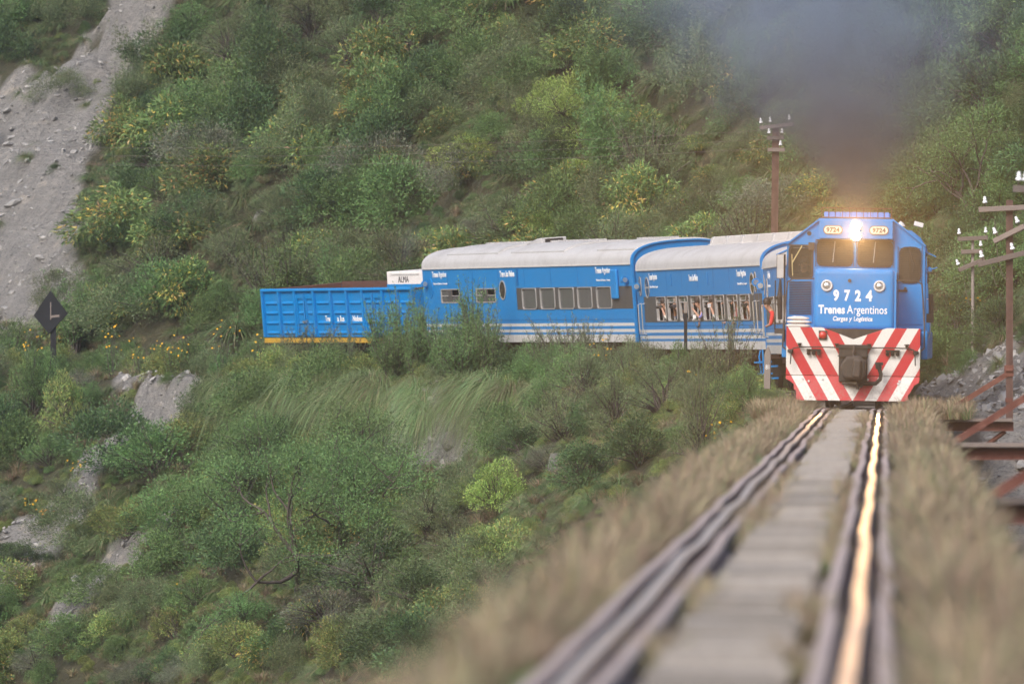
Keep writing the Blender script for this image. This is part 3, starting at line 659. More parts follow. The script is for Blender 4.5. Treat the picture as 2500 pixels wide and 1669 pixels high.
spl = bpy.data.lights.new('headlight_beam', 'SPOT'); spo = bpy.data.objects.new('headlight_beam', spl); COL.objects.link(spo); spo.parent = LO
spl.energy = 6500; spl.color = (1.0, .52, .18); spl.spot_size = R(26); spl.spot_blend = .9; spl.shadow_soft_size = .12
spo.location = (0, CY-.40, 3.53); spo.rotation_euler = (R(-90-1.2)+R(180), 0, R(180)) if False else Vector((0, 1, .03)).to_track_quat('Z', 'Y').to_euler()
# roof box with rail
b = MB(); b.box(-.66, .66, 2.5, 3.6, 3.78, 3.9); rb = P('roof_box', b, M['blue'])
b = MB()
for k in range(12): x = -.655+k*.109; b.box(x, x+.095, 2.47, 2.498, 3.80, 3.915)
b.build('roof_box_slats', painted('pale_blue_panel', (.12, .25, .62), .4), rb)
b = MB()
for z in (3.80, 3.985): b.cyl((-.70, CY+.1, z), (.70, CY+.1, z), .010, 6)
for k in range(11): x = -.70+k*.14; b.cyl((x, CY+.1, 3.74), (x, CY+.1, 3.985), .007, 5)
P('roof_rail', b, M['rust'])
b = MB(); b.box(-.75, .75, CY-.02, CY+.14, 3.776, 3.80); P('roof_lip', b, M['iron'])
b = MB(); b.lathe([(.10, 0), (.08, .04), (.0, .11)], Matrix.Translation((.88, 2.3, 3.64)), 10); P('roof_vent', b, M['white'])
b = MB(); b.box(1.05, 1.24, 2.2, 2.5, 3.45, 3.54, Matrix.Rotation(R(14), 4, 'Y') @ Matrix.Translation((-.83, 0, .38))); P('roof_lamp_box', b, M['white'], bevel=.01)
# handrails, mirrors, side gear
for sx, zt in ((-1, 2.565), (1, 2.555)):
    b = MB(); b.tube([(sx*.69 if sx < 0 else .63, .70, zt), (sx*.9, .75, zt-.01), (sx*1.25, .8, zt-.02), (sx*1.335, .82, zt-.08), (sx*1.36, .80, 2.2), (sx*1.40, .60, 1.6), (sx*1.40, .2, 1.2), (sx*1.30, .02, 1.12)], .016, 6); P('handrail', b, M['iron'], smooth=True)
    b = MB(); b.disc((sx*.68 if sx < 0 else .62, .70, zt), (0, -1, 0), .035, 8, .04); P('rail_knob', b, M['iron'])
b = MB(); b.box(-1.58, -1.43, 1.75, 1.80, 2.56, 3.05); mr = P('mirror', b, M['iron'], bevel=.02); b = MB(); b.box(-1.57, -1.44, 1.744, 1.749, 2.57, 3.04); b.build('mirror_glass', plain('mirror_glass', (.42, .41, .40), .15), mr)
b = MB(); b.tube([(-1.50, 1.78, 2.55), (-1.51, 1.8, 2.2), (-1.50, 1.9, 1.75)], [.02, .055, .045], 7); b.cyl((-1.42, 1.8, 3.05), (-1.41, 1.85, 1.3), .018, 6); b.cyl((-1.60, 1.8, 2.52), (-1.60, 1.85, 1.55), .014, 6); P('grab_pole', b, M['black'])
b = MB(); b.box(-1.60, -1.42, 1.6, 1.95, 1.46, 1.56); P('step_box', b, M['iron'])
b = MB(); b.cyl((1.45, 2.3, 3.0), (1.44, 2.3, 2.5), .018, 6); b.cyl((1.50, 2.6, 2.3), (1.52, 2.6, 1.75), .05, 8); b.box(1.42, 1.56, 2.4, 2.8, 1.72, 1.9); P('side_gear', b, M['iron'])
b = MB(); b.tube([(1.40, 2.2, 2.7), (1.50, 2.1, 2.78), (1.62, 2.0, 2.82)], .012, 6); b.lathe([(0, -.05), (.05, -.04), (.06, .02), (0, .06)], Matrix.Translation((1.47, 2.1, 2.78)), 8); P('mirror_arm', b, M['blue'])
b = MB(); b.tube([(1.41, 4.0, 2.2), (1.49, 4.0, 2.2), (1.49, 4.0, 1.5), (1.41, 4.0, 1.3)], .014, 6); P('grab_rail', b, M['silver'])
b = MB(); b.box(1.33, 1.46, 1.2, 14.6, .98, 1.55); b.box(-1.46, -1.33, 1.9, 14.6, .98, 1.55); P('side_skirt', b, M['blue'], bevel=.03)
# long hood, radiators, tank, bogies
b = MB(); b.box(-.84, .84, 4.25, 14.4, 1.58, 3.62); P('long_hood', b, M['blue'], bevel=.14, seg=4)
b = MB()
for y in (6.2, 11.8, 13.0): b.cyl((0, y, 3.6), (0, y, 3.72), .5, 20)
b.cyl((0, 8.6, 3.6), (0, 8.6, 3.85), .2, 14); P('hood_fans', b, M['black'])
b = MB(); b.box(-1.2, 1.2, 6.4, 9.4, .45, 1.25); P('fuel_tank', b, M['black'], bevel=.1)
for y0 in (2.6, 10.9):
    b = MB()
    for sx in (-1, 1): b.box(sx*.86-.06, sx*.86+.06, y0-1.7, y0+1.7, .38, .85)
    b.box(-.8, .8, y0-.3, y0+.3, .5, .9); bg_ = P('bogie_frame', b, M['under'], bevel=.03)
    for k in (-1, 0, 1):
        for sx in (-1, 1):
            MM = Matrix.Translation((sx*.48, y0+k*1.45, .46)) @ Matrix.Rotation(R(90*sx), 4, 'Y')
            b = MB(); b.lathe([(0, .08), (.42, .08), (.45, .07), (.46, 0), (.49, -.01), (.49, -.04), (.4, -.045), (0, -.045)], MM, 28); b.build('wheel', M['under'], bg_, smooth=True)
# sandbags piled on the front deck
def sack(loc, rz, sx, sy, sz, label):
    b = MB(); n, m = 22, 10; vs = []; fs = []
    for j in range(m+1):
        v = -math.pi/2+math.pi*j/m
        for i in range(n):
            a = 2*math.pi*i/n; ca, sa = math.cos(a), math.sin(a); cv = abs(math.cos(v))**.45
            e = .5; xx = sx*math.copysign(abs(ca)**e, ca)*cv; yy = sy*math.copysign(abs(sa)**e, sa)*cv
            zz = sz*math.copysign(abs(math.sin(v))**.7, math.sin(v))*(1-.45*(abs(ca)**3))*(1+.12*math.sin(i*2.1+loc[2]*30)+.08*math.sin(i*3.7+j))
            vs.append((xx, yy, zz+sz))
    for j in range(m):
        for i in range(n): fs.append((j*n+i, j*n+(i+1) % n, (j+1)*n+(i+1) % n, (j+1)*n+i))
    b.add(vs, fs); o = b.build('sandbag', M['sack'], None, smooth=True)
    w = LO.matrix_basis @ Vector(loc); o.location = w; o.rotation_euler = (0, R(1), R(rz)); tag(o, label, 'sandbag', 'sandbags on the locomotive'); return o
sack((-1.10, .38, 1.578), 2, .255, .18, .042, 'lowest pale sandbag lying on the locomotive front deck')
sack((-1.085, .37, 1.660), -3, .25, .18, .036, 'middle pale sandbag of the three stacked on the locomotive')
sack((-1.105, .38, 1.728), 5, .22, .17, .040, 'topmost pale sandbag of the three stacked on the locomotive')
# ================================================================ COACHES
def livery(name, b0=None):
    t = NT(name); co = t.co(); s = t.node('ShaderNodeSeparateXYZ'); t.L(co, s.inputs[0]); n = t.noise(co, 1.7, 6); n2 = t.noise(co, 12, 5, .6, (1, 1, .12))
    st = [(0, WHITE), (1.207, BLUE), (1.273, WHITE), (1.352, BLUE), (1.424, WHITE), (1.503, BLUE)]
    c = t.ramp(t.math('DIVIDE', s.outputs[2], 4.0), [(a/4.0, cc) for a, cc in st], 'CONSTANT')
    lowd = t.math('MULTIPLY', t.ramp(t.math('DIVIDE', s.outputs[2], 4.0), [(.25, (1, 1, 1)), (.34, (.35, .35, .35)), (.46, (0, 0, 0))]), t.ramp(n2, [(.35, (.15, .15, .15)), (.7, (1, 1, 1))]))
    c = t.mix(t.math('MULTIPLY', lowd, .42), c, (.21, .17, .14))
    c = t.mix(t.math('MULTIPLY', t.ramp(n2, [(.5, (0, 0, 0)), (.8, (1, 1, 1))]), .16), c, (.25, .22, .2)); c = t.mix(t.math('MULTIPLY', n, .05), c, (.2, .3, .4))
    t.base(c); t.bump(n, .15, .02); return t.set(Roughness=.45, Specular_IOR_Level=.3)
M['livery'] = livery('blue_white_coach_livery')
M['reddish'] = painted('red_brown_underframe', (.14, .06, .04), .8)
M['seam'] = painted('blue_seam', (.002, .13, .38), .5)
HW = 1.33; EZ = 3.02
def roof_prof(k=1.0, n=22, dz=0.0, a0=-1., a1=1.):
    out = []
    for i in range(n+1):
        u = a0+(a1-a0)*i/n; th = u*math.pi/2; x = (HW+.02)*math.copysign(abs(math.sin(th))**.75, th)*k
        out.append((x, EZ+(.53+dz)*abs(math.cos(th))**.72))
    return out
def sweep(b, prof, y0, y1, thick=.0):
    n = len(prof); b.add([(x, y0, z) for x, z in prof]+[(x, y1, z) for x, z in prof], [(i, i+1, n+i+1, n+i) for i in range(n-1)])
def side_grid(b, x, y0, y1, z0, z1, holes, flip=False):
    holes = [(max(q[0], y0), min(q[1], y1), max(q[2], z0), min(q[3], z1)) for q in holes if q[0] < y1 and q[1] > y0]
    Y_ = sorted(set([y0, y1]+[h for q in holes for h in q[:2]])); Z_ = sorted(set([z0, z1]+[h for q in holes for h in q[2:]]))
    for i in range(len(Y_)-1):
        for j in range(len(Z_)-1):
            cy_, cz = (Y_[i]+Y_[i+1])/2, (Z_[j]+Z_[j+1])/2
            if any(q[0] < cy_ < q[1] and q[2] < cz < q[3] for q in holes): continue
            b.add([(x, Y_[i], Z_[j]), (x, Y_[i+1], Z_[j]), (x, Y_[i+1], Z_[j+1]), (x, Y_[i], Z_[j+1])], [(0, 1, 2, 3)])
def ellipse(cy_, cz, ry, rz, n=24): return [(cy_+ry*math.cos(2*math.pi*k/n), cz+rz*math.sin(2*math.pi*k/n)) for k in range(n)]
def ring_side(b, outer, inner, x0, x1):
    n = len(outer); vs = [(x0, y, z) for y, z in outer]+[(x0, y, z) for y, z in inner]+[(x1, y, z) for y, z in outer]+[(x1, y, z) for y, z in inner]; fs = []
    for i in range(n):
        j = (i+1) % n; fs += [(i, j, n+j, n+i), (i, 2*n+i, 2*n+j, j), (n+i, n+j, 3*n+j, 3*n+i)]
    b.add(vs, fs)
def coach(loc, head, label, L, wins, band, ovals, texts, open_win, vents, pods, twin=(), louvres=(), roll=-4, z=0):
    root = empty('railway_coach', (loc[0], loc[1], z), (0, R(roll), R(-head))); tag(root, label, 'coach', 'coaches of the tourist train')
    X0 = -HW; holes = [(a, b_, z0, z1) for a, b_, z0, z1 in wins]+[(a, b_, 2.08, 2.47) for a, b_ in twin]
    b = MB(); side_grid(b, X0, 0, L, 1.02, EZ, holes); sw = b.build('side_wall', M['livery'], root)
    b = MB(); side_grid(b, HW, 0, L, 1.02, EZ, [(a, b_, z0, z1) for a, b_, z0, z1 in wins]); b.build('side_wall', M['livery'], root)
    b = MB(); side_grid(b, X0+.05, .1, L-.1, 1.1, EZ, holes); side_grid(b, HW-.05, .1, L-.1, 1.1, EZ, [(a, b_, z0, z1) for a, b_, z0, z1 in wins]); b.box(-1.25, 1.25, .1, L-.1, 1.02, 1.1); b.build('inner_lining', M['wall_in'], root)
    b = MB(); b.box(-1.22, -.78, 1.3, L-1.3, 1.1, 1.5); b.box(.78, 1.22, 1.3, L-1.3, 1.1, 1.5); b.build('bench_seat', M['band'], root)
    for y in (0.02, L-.02):
        b = MB(); pr = roof_prof(.985); b.prism([(-1.31, 1.0), (1.31, 1.0)]+[(x, zz-.02) for x, zz in pr[::-1]], y-.02, y+.02); b.build('end_wall', M['blue_roof'], root)
    b = MB(); sweep(b, roof_prof(), 0, L); b.add([], []); b.build('roof', M['roofgrey'], root, smooth=True)
    for y in (-.05,):     # blue end rim
        b = MB(); pr = roof_prof(1.012, dz=.015); n = len(pr); full = [(-1.352, 1.0)]+pr+[(1.352, 1.0)]; inn = [(x*.955, EZ+(zz-EZ)*.93 if zz > EZ else zz) for x, zz in full]; n = len(full)
        b.add([(x, y, zz) for x, zz in full]+[(x, y+.10, zz) for x, zz in full]+[(x, y, zz) for x, zz in inn], [(i, i+1, n+i+1, n+i) for i in range(n-1)]+[(i, 2*n+i, 2*n+i+1, i+1) for i in range(n-1)]); b.build('end_rim', M['blue_roof'] if y < 0 else M['blue_roof'], root, smooth=True)
    b = MB(); b.box(X0-.03, X0+.02, .12, L-.12, EZ-.012, EZ+.03); b.build('gutter', M['white'], root)
    if band:
        b = MB(); side_grid(b, X0-.004, band[0], band[1], band[2], band[3], holes); b.build('window_band', M['band'], sw)
    for a, b_, z0, z1 in wins:
        rr_ = rrect(a, b_, z0, z1, .10); b = MB(); ring_side(b, rr_, rrect(a+.04, b_-.04, z0+.022, z1-.022, .08), X0-.02, X0+.05); f = b.build('window', M['grey'], root)
        if open_win:
            b = MB()
            b.box(X0+.0, X0+.025, a+.04, b_-.04, z1-.17, z1-.14)
            ym = a+(b_-a)*.42; b.box(X0+.0, X0+.03, ym-.025, ym+.025, z0+.03, z1-.03); b.build('sash_bar', M['grey'], f)
            b = MB(); b.box(X0+.012, X0+.016, a+.05, b_-.05, z1-.145, z1-.04); b.build('pane', M['coachglass'], f)
        else:
            b = MB(); b.box(X0+.012, X0+.02, a+.03, b_-.03, z0+.03, z1-.03); b.build('pane', M['coachglass'], f)
            b = MB(); rg = random.Random(int(a*100)); y = a+.05; vs = []; fs = []
            ya, yb_ = (a+.03, a+.03+(b_-a)*rg.uniform(.25, .6)); m = 18
            for i in range(m+1):
                yy = ya+(yb_-ya)*i/m; xx = X0+.10+.025*math.sin(i*1.9); vs += [(xx, yy, z0), (xx, yy+.02*math.sin(i), z1)]
            for i in range(m): fs.append((2*i, 2*i+2, 2*i+3, 2*i+1))
            b.add(vs, fs); b.build('curtain', M['curtain'], f, smooth=True)
    for a, b_ in twin:
        m1 = a+(b_-a)*.42; m0 = a+(b_-a)*.60
        rr_ = rrect(a, b_, 2.08, 2.47, .06); b = MB(); ring_side(b, rr_, rrect(a+.05, b_-.05, 2.11, 2.44, .05), X0-.012, X0+.03); f = b.build('window', M['grey'], root)
        b = MB(); b.box(X0-.006, X0+.02, m1, m0, 2.09, 2.46); b.build('centre_panel', M['band'], f)
        b = MB(); b.box(X0-.003, X0+.02, a+.04, b_-.04, 2.265, 2.29); b.build('sash_bar', M['grey'], f)
        b = MB(); b.box(X0+.01, X0+.018, m0, b_-.04, 2.1, 2.45); b.box(X0+.01, X0+.018, a+.04, m1, 2.1, 2.26); b.build('pane', M['coachglass'], f)
    for cy_, cz, ry, rz, kind in ovals:
        b = MB(); ring_side(b, ellipse(cy_, cz, ry, rz), ellipse(cy_, cz, ry-.04, rz-.04), X0-.016, X0+.0); f = b.build('oval_window', M['grey'] if kind else M['blue_roof'], root)
        b = MB(); b.prism(ellipse(cy_, cz, ry-.035, rz-.035), X0-.008, X0-.003, 'x'); b.build('pane', M['glass'] if kind else M['blue_roof'], f)
        if kind == 2: b = MB(); b.box(X0-.014, X0-.009, cy_-ry+.03, cy_+ry-.03, cz-.02, cz+.02); b.build('sash_bar', M['grey'], f)
        if kind == 0:
            b = MB()
            for k in range(12):
                zz = cz-rz+.06+k*(2*rz-.12)/11; w = ry*math.sqrt(max(0, 1-((zz-cz)/rz)**2))*.9; b.box(X0-.018, X0-.009, cy_-w, cy_+w, zz-.008, zz+.008)
            b.build('louvres', M['blue'], f)
    for body, a, b_, z0, z1, bold in texts: lettering(sw, body, 'side', b_, a, z0, z1, X0, M['text'], bold)
    for q in range(1, 8):
        b = MB(); b.box(X0-.005, X0-.001, L*q/8-.008, L*q/8+.008, 2.50, EZ-.03); b.build('panel_seam', M['seam'], sw)
    b = MB(); b.box(X0-.006, X0-.001, .2, L-.2, 1.60, 1.612); b.build('panel_seam', M['seam'], sw)
    for a, z0, z1, w in louvres:
        b = MB(); zz = z0
        while zz < z1: b.box(X0-.03, X0-.002, a-w, a+w, zz, zz+.018); zz += .036
        b.build('side_vent', M['blue'], root)
    for y in vents:
        b = MB(); b.prism([(-.40, EZ+.5), (.40, EZ+.5), (.34, EZ+.70), (.28, EZ+.73), (-.28, EZ+.73), (-.34, EZ+.70)], y-.17, y+.17); b.box(-.43, .43, y-.2, y+.2, EZ+.49, EZ+.55); b.build('roof_vent', M['roofgrey'], root, bevel=.015)
    for y0, y1 in pods:
        b = MB(); pr = [(x, zz) for x, zz in roof_prof(1.0, dz=.055, a0=-.62, a1=.62)]; n = len(pr); lowp = [(x, zz-.07) for x, zz in pr]
        b.add([(x, y0, zz) for x, zz in pr]+[(x, y1, zz) for x, zz in pr]+[(x, y0-.02, zz) for x, zz in lowp]+[(x, y1+.02, zz) for x, zz in lowp],
              [(i, i+1, n+i+1, n+i) for i in range(n-1)]+[(i, 2*n+i, 2*n+i+1, i+1) for i in range(n-1)]+[(n+i, n+i+1, 3*n+i+1, 3*n+i) for i in range(n-1)]+[(0, n, 3*n, 2*n), (n-1, 3*n-1, 4*n-1, 2*n-1)]); pd = b.build('roof_pod', M['roofgrey'], root)
        for k in range(7):
            yy = y0+(y1-y0)*(k+.5)/7; b = MB(); b.box(-.12, .12, yy-.05, yy+.05, EZ+.57, EZ+.625); b.build('pod_fitting', M['roofgrey'], pd)
    # lamps and handrails at both ends
    for y, sg in ((.42, 1), (L-.42, -1)):
        b = MB(); b.lathe([(0, -.09), (.07, -.085), (.09, -.03), (.09, .05), (.10, .07), (.0, .075)], Matrix.Translation((X0-.10, y, 2.62)) @ Matrix.Rotation(R(90), 4, 'X'), 14); b.box(X0-.08, X0, y-.03, y+.03, 2.50, 2.58); lm = b.build('side_lamp', M['blue_roof'], root, smooth=True)
        b = MB(); b.disc((X0-.10, y-.076, 2.62), (0, -1, 0), .065, 12, .01); b.build('lamp_glass', M['silver'], lm)
    for y in ((.55, 1.0, L-1.0, L-.5) if open_win else ()):
        b = MB(); b.tube([(X0, y, 2.18), (X0-.09, y, 2.16), (X0-.09, y, 1.5), (X0-.09, y, 1.42), (X0, y, 1.40)], .016, 6); b.build('handrail', M['silver'], root, smooth=True)
    if open_win:
        for y in (.62, L-.85):
            b = MB(); side_grid(b, X0-.006, y, y+.62, 1.25, 2.9, [(y+.03, y+.59, 1.28, 2.87)]); d_ = b.build('door', M['blue_roof'], root)
            b = MB(); ring_side(b, ellipse(y+.3, 2.62, .15, .25), ellipse(y+.3, 2.62, .12, .22), X0-.02, X0-.004); b.build('door_window', M['grey'], d_)
            b = MB(); b.prism(ellipse(y+.3, 2.62, .125, .225), X0-.014, X0-.008, 'x'); b.build('pane', M['glass'], d_)
            b = MB(); b.tube([(X0, y+.3, 1.0), (X0-.04, y+.3, .85), (X0-.02, y+.3, .45)], .02, 6); b.box(X0-.12, X0+.2, y, y+.6, .42, .46); b.box(X0-.12, X0+.2, y, y+.6, .7, .74); b.box(X0-.02, X0+.02, y, y+.04, .42, 1.02); b.build('steps', M['blue_roof'], root)
    b = MB(); b.box(-1.0, 1.0, .3, L-.3, .78, 1.0); b.box(-1.1, 1.1, L*.35, L*.6, .45, .8); b.build('underframe', M['reddish'], root)
    b = MB(); b.box(-.5, .5, -.42, 0, 1.05, 3.0); b.build('gangway', M['black'], root, bevel=.05)
    for y0 in (2.4, L-2.4):
        b = MB()
        for sx in (-1, 1): b.box(sx*.8-.06, sx*.8+.06, y0-1.3, y0+1.3, .35, .6)
        b.box(-.8, .8, y0-.2, y0+.2, .4, .78); g_ = b.build('bogie_frame', M['under'], root)
        for k in (-1, 1):
            for sx in (-1, 1):
                b = MB(); b.lathe([(0, .07), (.36, .07), (.40, 0), (.43, -.02), (.43, -.04), (0, -.04)], Matrix.Translation((sx*.5, y0+k*.9, .41)) @ Matrix.Rotation(R(90*sx), 4, 'Y'), 20); b.build('wheel', M['under'], g_, smooth=True)
    return root
def near_corner(px, dep, hw=HW, head=0):
    """centre of the coach end whose camera-side corner stands at that bearing"""
    k = (px-2164)/FP; x = k*dep; return (x+hw*math.cos(R(head)), dep-hw*math.sin(R(head)) if False else dep+hw*math.sin(R(-head)))
TN = 'Tren a las Nubes'; TA1 = 'Trenes'; TA2 = 'Argentinos'; MI = 'Ministerio del Interior y Transporte'
def TAt(a, b_, zt): m = a+(b_-a)*.56; return [(TA1, m+.03, b_, zt-.165, zt, .03), (TA2, a, m-.03, zt-.205, zt, .006), (MI, a-.05, b_-.05, zt-.375, zt-.31, .012)]
DX = -.20   # the canted bodies lean over by this much at eaves height
# coach with the air-conditioned saloon
w2 = [(a, b_, 1.885, 2.455) for a, b_ in ((7.95, 9.16), (6.40, 7.63), (4.82, 6.07), (3.34, 4.54), (1.76, 2.98))]
lc = near_corner(1543, 238.8, head=-20.4)
C2 = coach((lc[0]-DX, lc[1]), -20.4, 'blue coach with five large closed windows behind the tall shrubs', 17.8, w2, (.02, 9.63, 1.88, 2.46), [(10.8, 2.41, .27, .265, 1), (17.15, 2.50, .25, .27, 0)],
    TAt(15.66, 16.91, 2.95)+[(TN, 9.72, 10.96, 2.76, 2.925, .03)]+TAt(1.76, 2.98, 2.96), False, (), [(5.9, 10.4), (11.5, 16.0), (.2, 3.2)], twin=((14.57, 16.24), (11.42, 13.13)), louvres=((9.5, 2.55, 2.95, .10),), z=.40)
b = MB(); b.prism([(.0, EZ+.55), (1.3, EZ+.55), (1.3, EZ+.58), (.35, EZ+.695), (0, EZ+.71)], -.35, .35, 'x')
o = b.build('roof_scoop', M['roofgrey'], C2, bevel=.02); o.location = (0, 10.2, 0)
b = MB(); b.box(-.25, .25, -.02, -.006, EZ+.59, EZ+.68); o = b.build('scoop_mouth', M['black'], C2); o.location = (0, 10.2, 0)
b = MB(); b.box(-HW-.09, -HW-.002, 1.12, 1.60, 2.13, 2.90); o = b.build('cable_duct', M['blue_roof'], C2, bevel=.06, seg=3)
# coach with the open windows
w1 = [(a, b_, 1.72, 2.345) for a, b_ in ((13.67, 15.05), (12.02, 13.40), (10.42, 11.66), (8.61, 9.98), (7.0, 8.28), (5.32, 6.59), (3.51, 4.91), (1.87, 3.18))]
lc = near_corner(1860, 220.5, head=-11.1)
C1 = coach((lc[0]-DX, lc[1]), -11.1, 'blue coach with passengers leaning out of its open windows', 17.83, w1, (.15, 16.9, 1.70, 2.35), [(16.28, 2.58, .31, .27, 2), (1.38, 2.58, .30, .27, 2)],
    TAt(14.74, 15.94, 2.93)+[(TN, 8.81, 10.09, 2.70, 2.86, .03)]+TAt(2.17, 3.41, 2.93), True, (1.5, 3.6, 5.7, 7.8, 9.9, 12.0), (), louvres=((12.6, 2.62, 2.9, .03), (7.4, 2.62, 2.9, .03)), z=.22)
lc = near_corner(1958, 202, head=-3.5)
w0 = [(13.0, 14.9, 1.72, 2.345), (11.0, 12.4, 1.72, 2.345), (9, 10.4, 1.72, 2.345), (7, 8.4, 1.72, 2.345), (5, 6.4, 1.72, 2.345), (3, 4.4, 1.72, 2.345)]
C0 = coach((lc[0]-DX*.8, lc[1]), -3.5, 'blue coach coupled to the locomotive and mostly hidden behind it', 17.8, w0, (.15, 16.9, 1.70, 2.35), [(16.0, 2.5, .31, .27, 2)], TAt(14.4, 15.6, 2.93), True, (3, 6, 9, 12, 15), (), roll=-3, z=.1)
# ================================================================ OPEN WAGON
GL = 9.72; gh = -29.0
lc = near_corner(1012, 256.5, 1.25, gh)
G = empty('open_wagon', (lc[0]+.15, lc[1], .49), (0, R(-5), R(-gh))); tag(G, 'blue steel open wagon with ribbed sides and rust-brown lining', 'wagon')
z0, z1, gx_ = 1.10, 2.42, -1.25
for sx in (-1, 1):
    zt_ = z1 if sx < 0 else z1+.05
    b = MB(); b.box(sx*1.25-.012, sx*1.25+.012, 0, GL, z0, zt_); b.build('side_sheet', M['blue'], G)
    b = MB(); b.box(sx*1.228-.004, sx*1.228+.004, .03, GL-.03, z0, zt_+.01); b.build('lining', M['brown'], G)
    b = MB(); b.tube([(sx*1.28, -.03, z1), (sx*1.28, GL+.03, z1)], .055 if sx < 0 else .03, 10); b.build('top_rail', M['blue'] if sx < 0 else M['brown'], G, smooth=True)
    b = MB(); b.box(sx*1.28-.04, sx*1.28+.04, 0, GL, z0-.16, z0-.03); b.build('yellow_sill', M['yellowsill'], G)
for y in (0, GL):
    b = MB(); b.box(-1.25, 1.25, y-.014, y+.014, z0, z1); b.build('end_sheet', M['blue'], G); b = MB(); b.box(-1.22, 1.22, y+(.02 if y == 0 else -.026), y+(.026 if y == 0 else -.02), z0, z1-.01); b.build('lining', M['brown'], G)
    b = MB(); b.tube([(-1.28, y, z1), (1.28, y, z1)], .03, 8); b.build('top_rail', M['brown'], G)
b = MB(); b.box(-1.23, 1.23, 0, GL, z0-.02, z0+.02); b.build('wagon_floor', M['brown'], G)
units = [0, .97, 1.9, 2.32, 2.95, 3.17, 4.19, 5.22, 6.33, 6.95, 7.56, 8.61, 9.7]
pan = [(0, .95), (.95, 1.9), 'D', (3.17, 4.19), (4.19, 5.22), (5.22, 6.33), 'D2', (7.56, 8.61), (8.61, 9.7)]
ribs = [.03, .95, 1.90, 3.17, 4.19, 5.22, 6.33, 7.56, 8.61, 9.69]
for y in ribs: b = MB(); b.box(gx_-.09, gx_-.013, y-.045, y+.045, z0, z1-.03); b.build('side_rib', M['blue'], G, bevel=.01)
rows = [z1-.36, z1-.64, z1-.92, z1-1.2]
for p in ((.95*.0, .95), (.95, 1.9), (3.17, 4.19), (4.19, 5.22), (5.22, 6.33), (7.56, 8.61), (8.61, 9.7)):
    for zz in rows: b = MB(); b.prism([(gx_-.012, zz-.055), (gx_-.05, zz-.02), (gx_-.05, zz+.0), (gx_-.012, zz+.05)], p[0]+.17, p[1]-.17, 'y'); b.build('pressed_ridge', M['blue'], G)
for a, b_ in ((1.90, 3.17), (6.33, 7.56)):
    m = (a+b_)/2
    for u, v in ((a+.05, m-.01), (m+.01, b_-.05)):
        b = MB(); side_grid(b, gx_-.045, u, v, z0+.05, z1-.12, [(u+.09, v-.09, z0+.14, z1-.24)]); b.box(gx_-.044, gx_-.013, u+.088, u+.093, z0+.13, z1-.23); b.box(gx_-.044, gx_-.013, v-.093, v-.088, z0+.13, z1-.23); d_ = b.build('side_door', M['blue'], G)
        for zz in rows[:3]: b = MB(); b.prism([(gx_-.012, zz-.05), (gx_-.045, zz-.02), (gx_-.045, zz), (gx_-.012, zz+.05)], u+.13, v-.13, 'y'); b.build('pressed_ridge', M['blue'], d_)
    b = MB(); b.cyl((gx_-.07, m, z0+.05), (gx_-.07, m, z1-.1), .02, 6); b.build('door_bar', M['blue'], G); b = MB(); b.box(gx_-.11, gx_-.05, m-.07, m+.09, z1-.92, z1-.86); b.build('door_latch', M['silver'], G)
for body, a, b_ in (('Tren', 5.35, 5.72), ('a las', 4.5, 4.95), ('Nubes', 3.35, 3.95)): lettering(G, body, 'side', b_, a, z1-.90, z1-.72, gx_-.014, M['text'], .03)
b = MB(); b.box(-.9, .9, .2, GL-.2, .7, z0-.17); b.build('underframe', M['under'], G)
for y0 in (2.0, GL-2.0):
    b = MB()
    for sx in (-1, 1): b.box(sx*.8-.06, sx*.8+.06, y0-1.1, y0+1.1, .35, .6)
    g_ = b.build('bogie_frame', M['under'], G)
    for k in (-1, 1):
        for sx in (-1, 1): b = MB(); b.lathe([(0, .07), (.36, .07), (.40, 0), (.43, -.02), (.43, -.04), (0, -.04)], Matrix.Translation((sx*.5, y0+k*.75, .41)) @ Matrix.Rotation(R(90*sx), 4, 'Y'), 20); b.build('wheel', M['under'], g_, smooth=True)
# white cabinet standing in the wagon
K = empty('equipment_cabinet', (0, 0, 0)); K.location = G.matrix_basis @ Vector((.05, 1.35, z0+.02)); K.rotation_euler = (0, R(-4), R(-gh+3)); tag(K, 'white cabinet with a blue stripe standing inside the open wagon', 'cabinet')
b = MB(); b.box(-.95, .95, -1.1, 1.0, 0, 1.74); kb = b.build('cabinet_body', M['cream'] if False else painted('cabinet_white', (.74, .71, .70), .5, amt=.12), K, bevel=.02)
b = MB(); b.box(-.957, .957, -1.107, 1.007, 1.20, 1.39); b.build('blue_stripe', M['blue_roof'], K)
b = MB(); b.box(-.97, -.951, -.85, .75, 1.65, 1.69); b.build('lid_strip', M['white'], K)
lettering(K, 'ALMA', 'side', .35, -.25, 1.44, 1.61, -.95, M['textblack'], .0); lettering(K, 'P', 'side', -.85, -1.0, 1.02, 1.17, -.95, M['textblack'], .0)
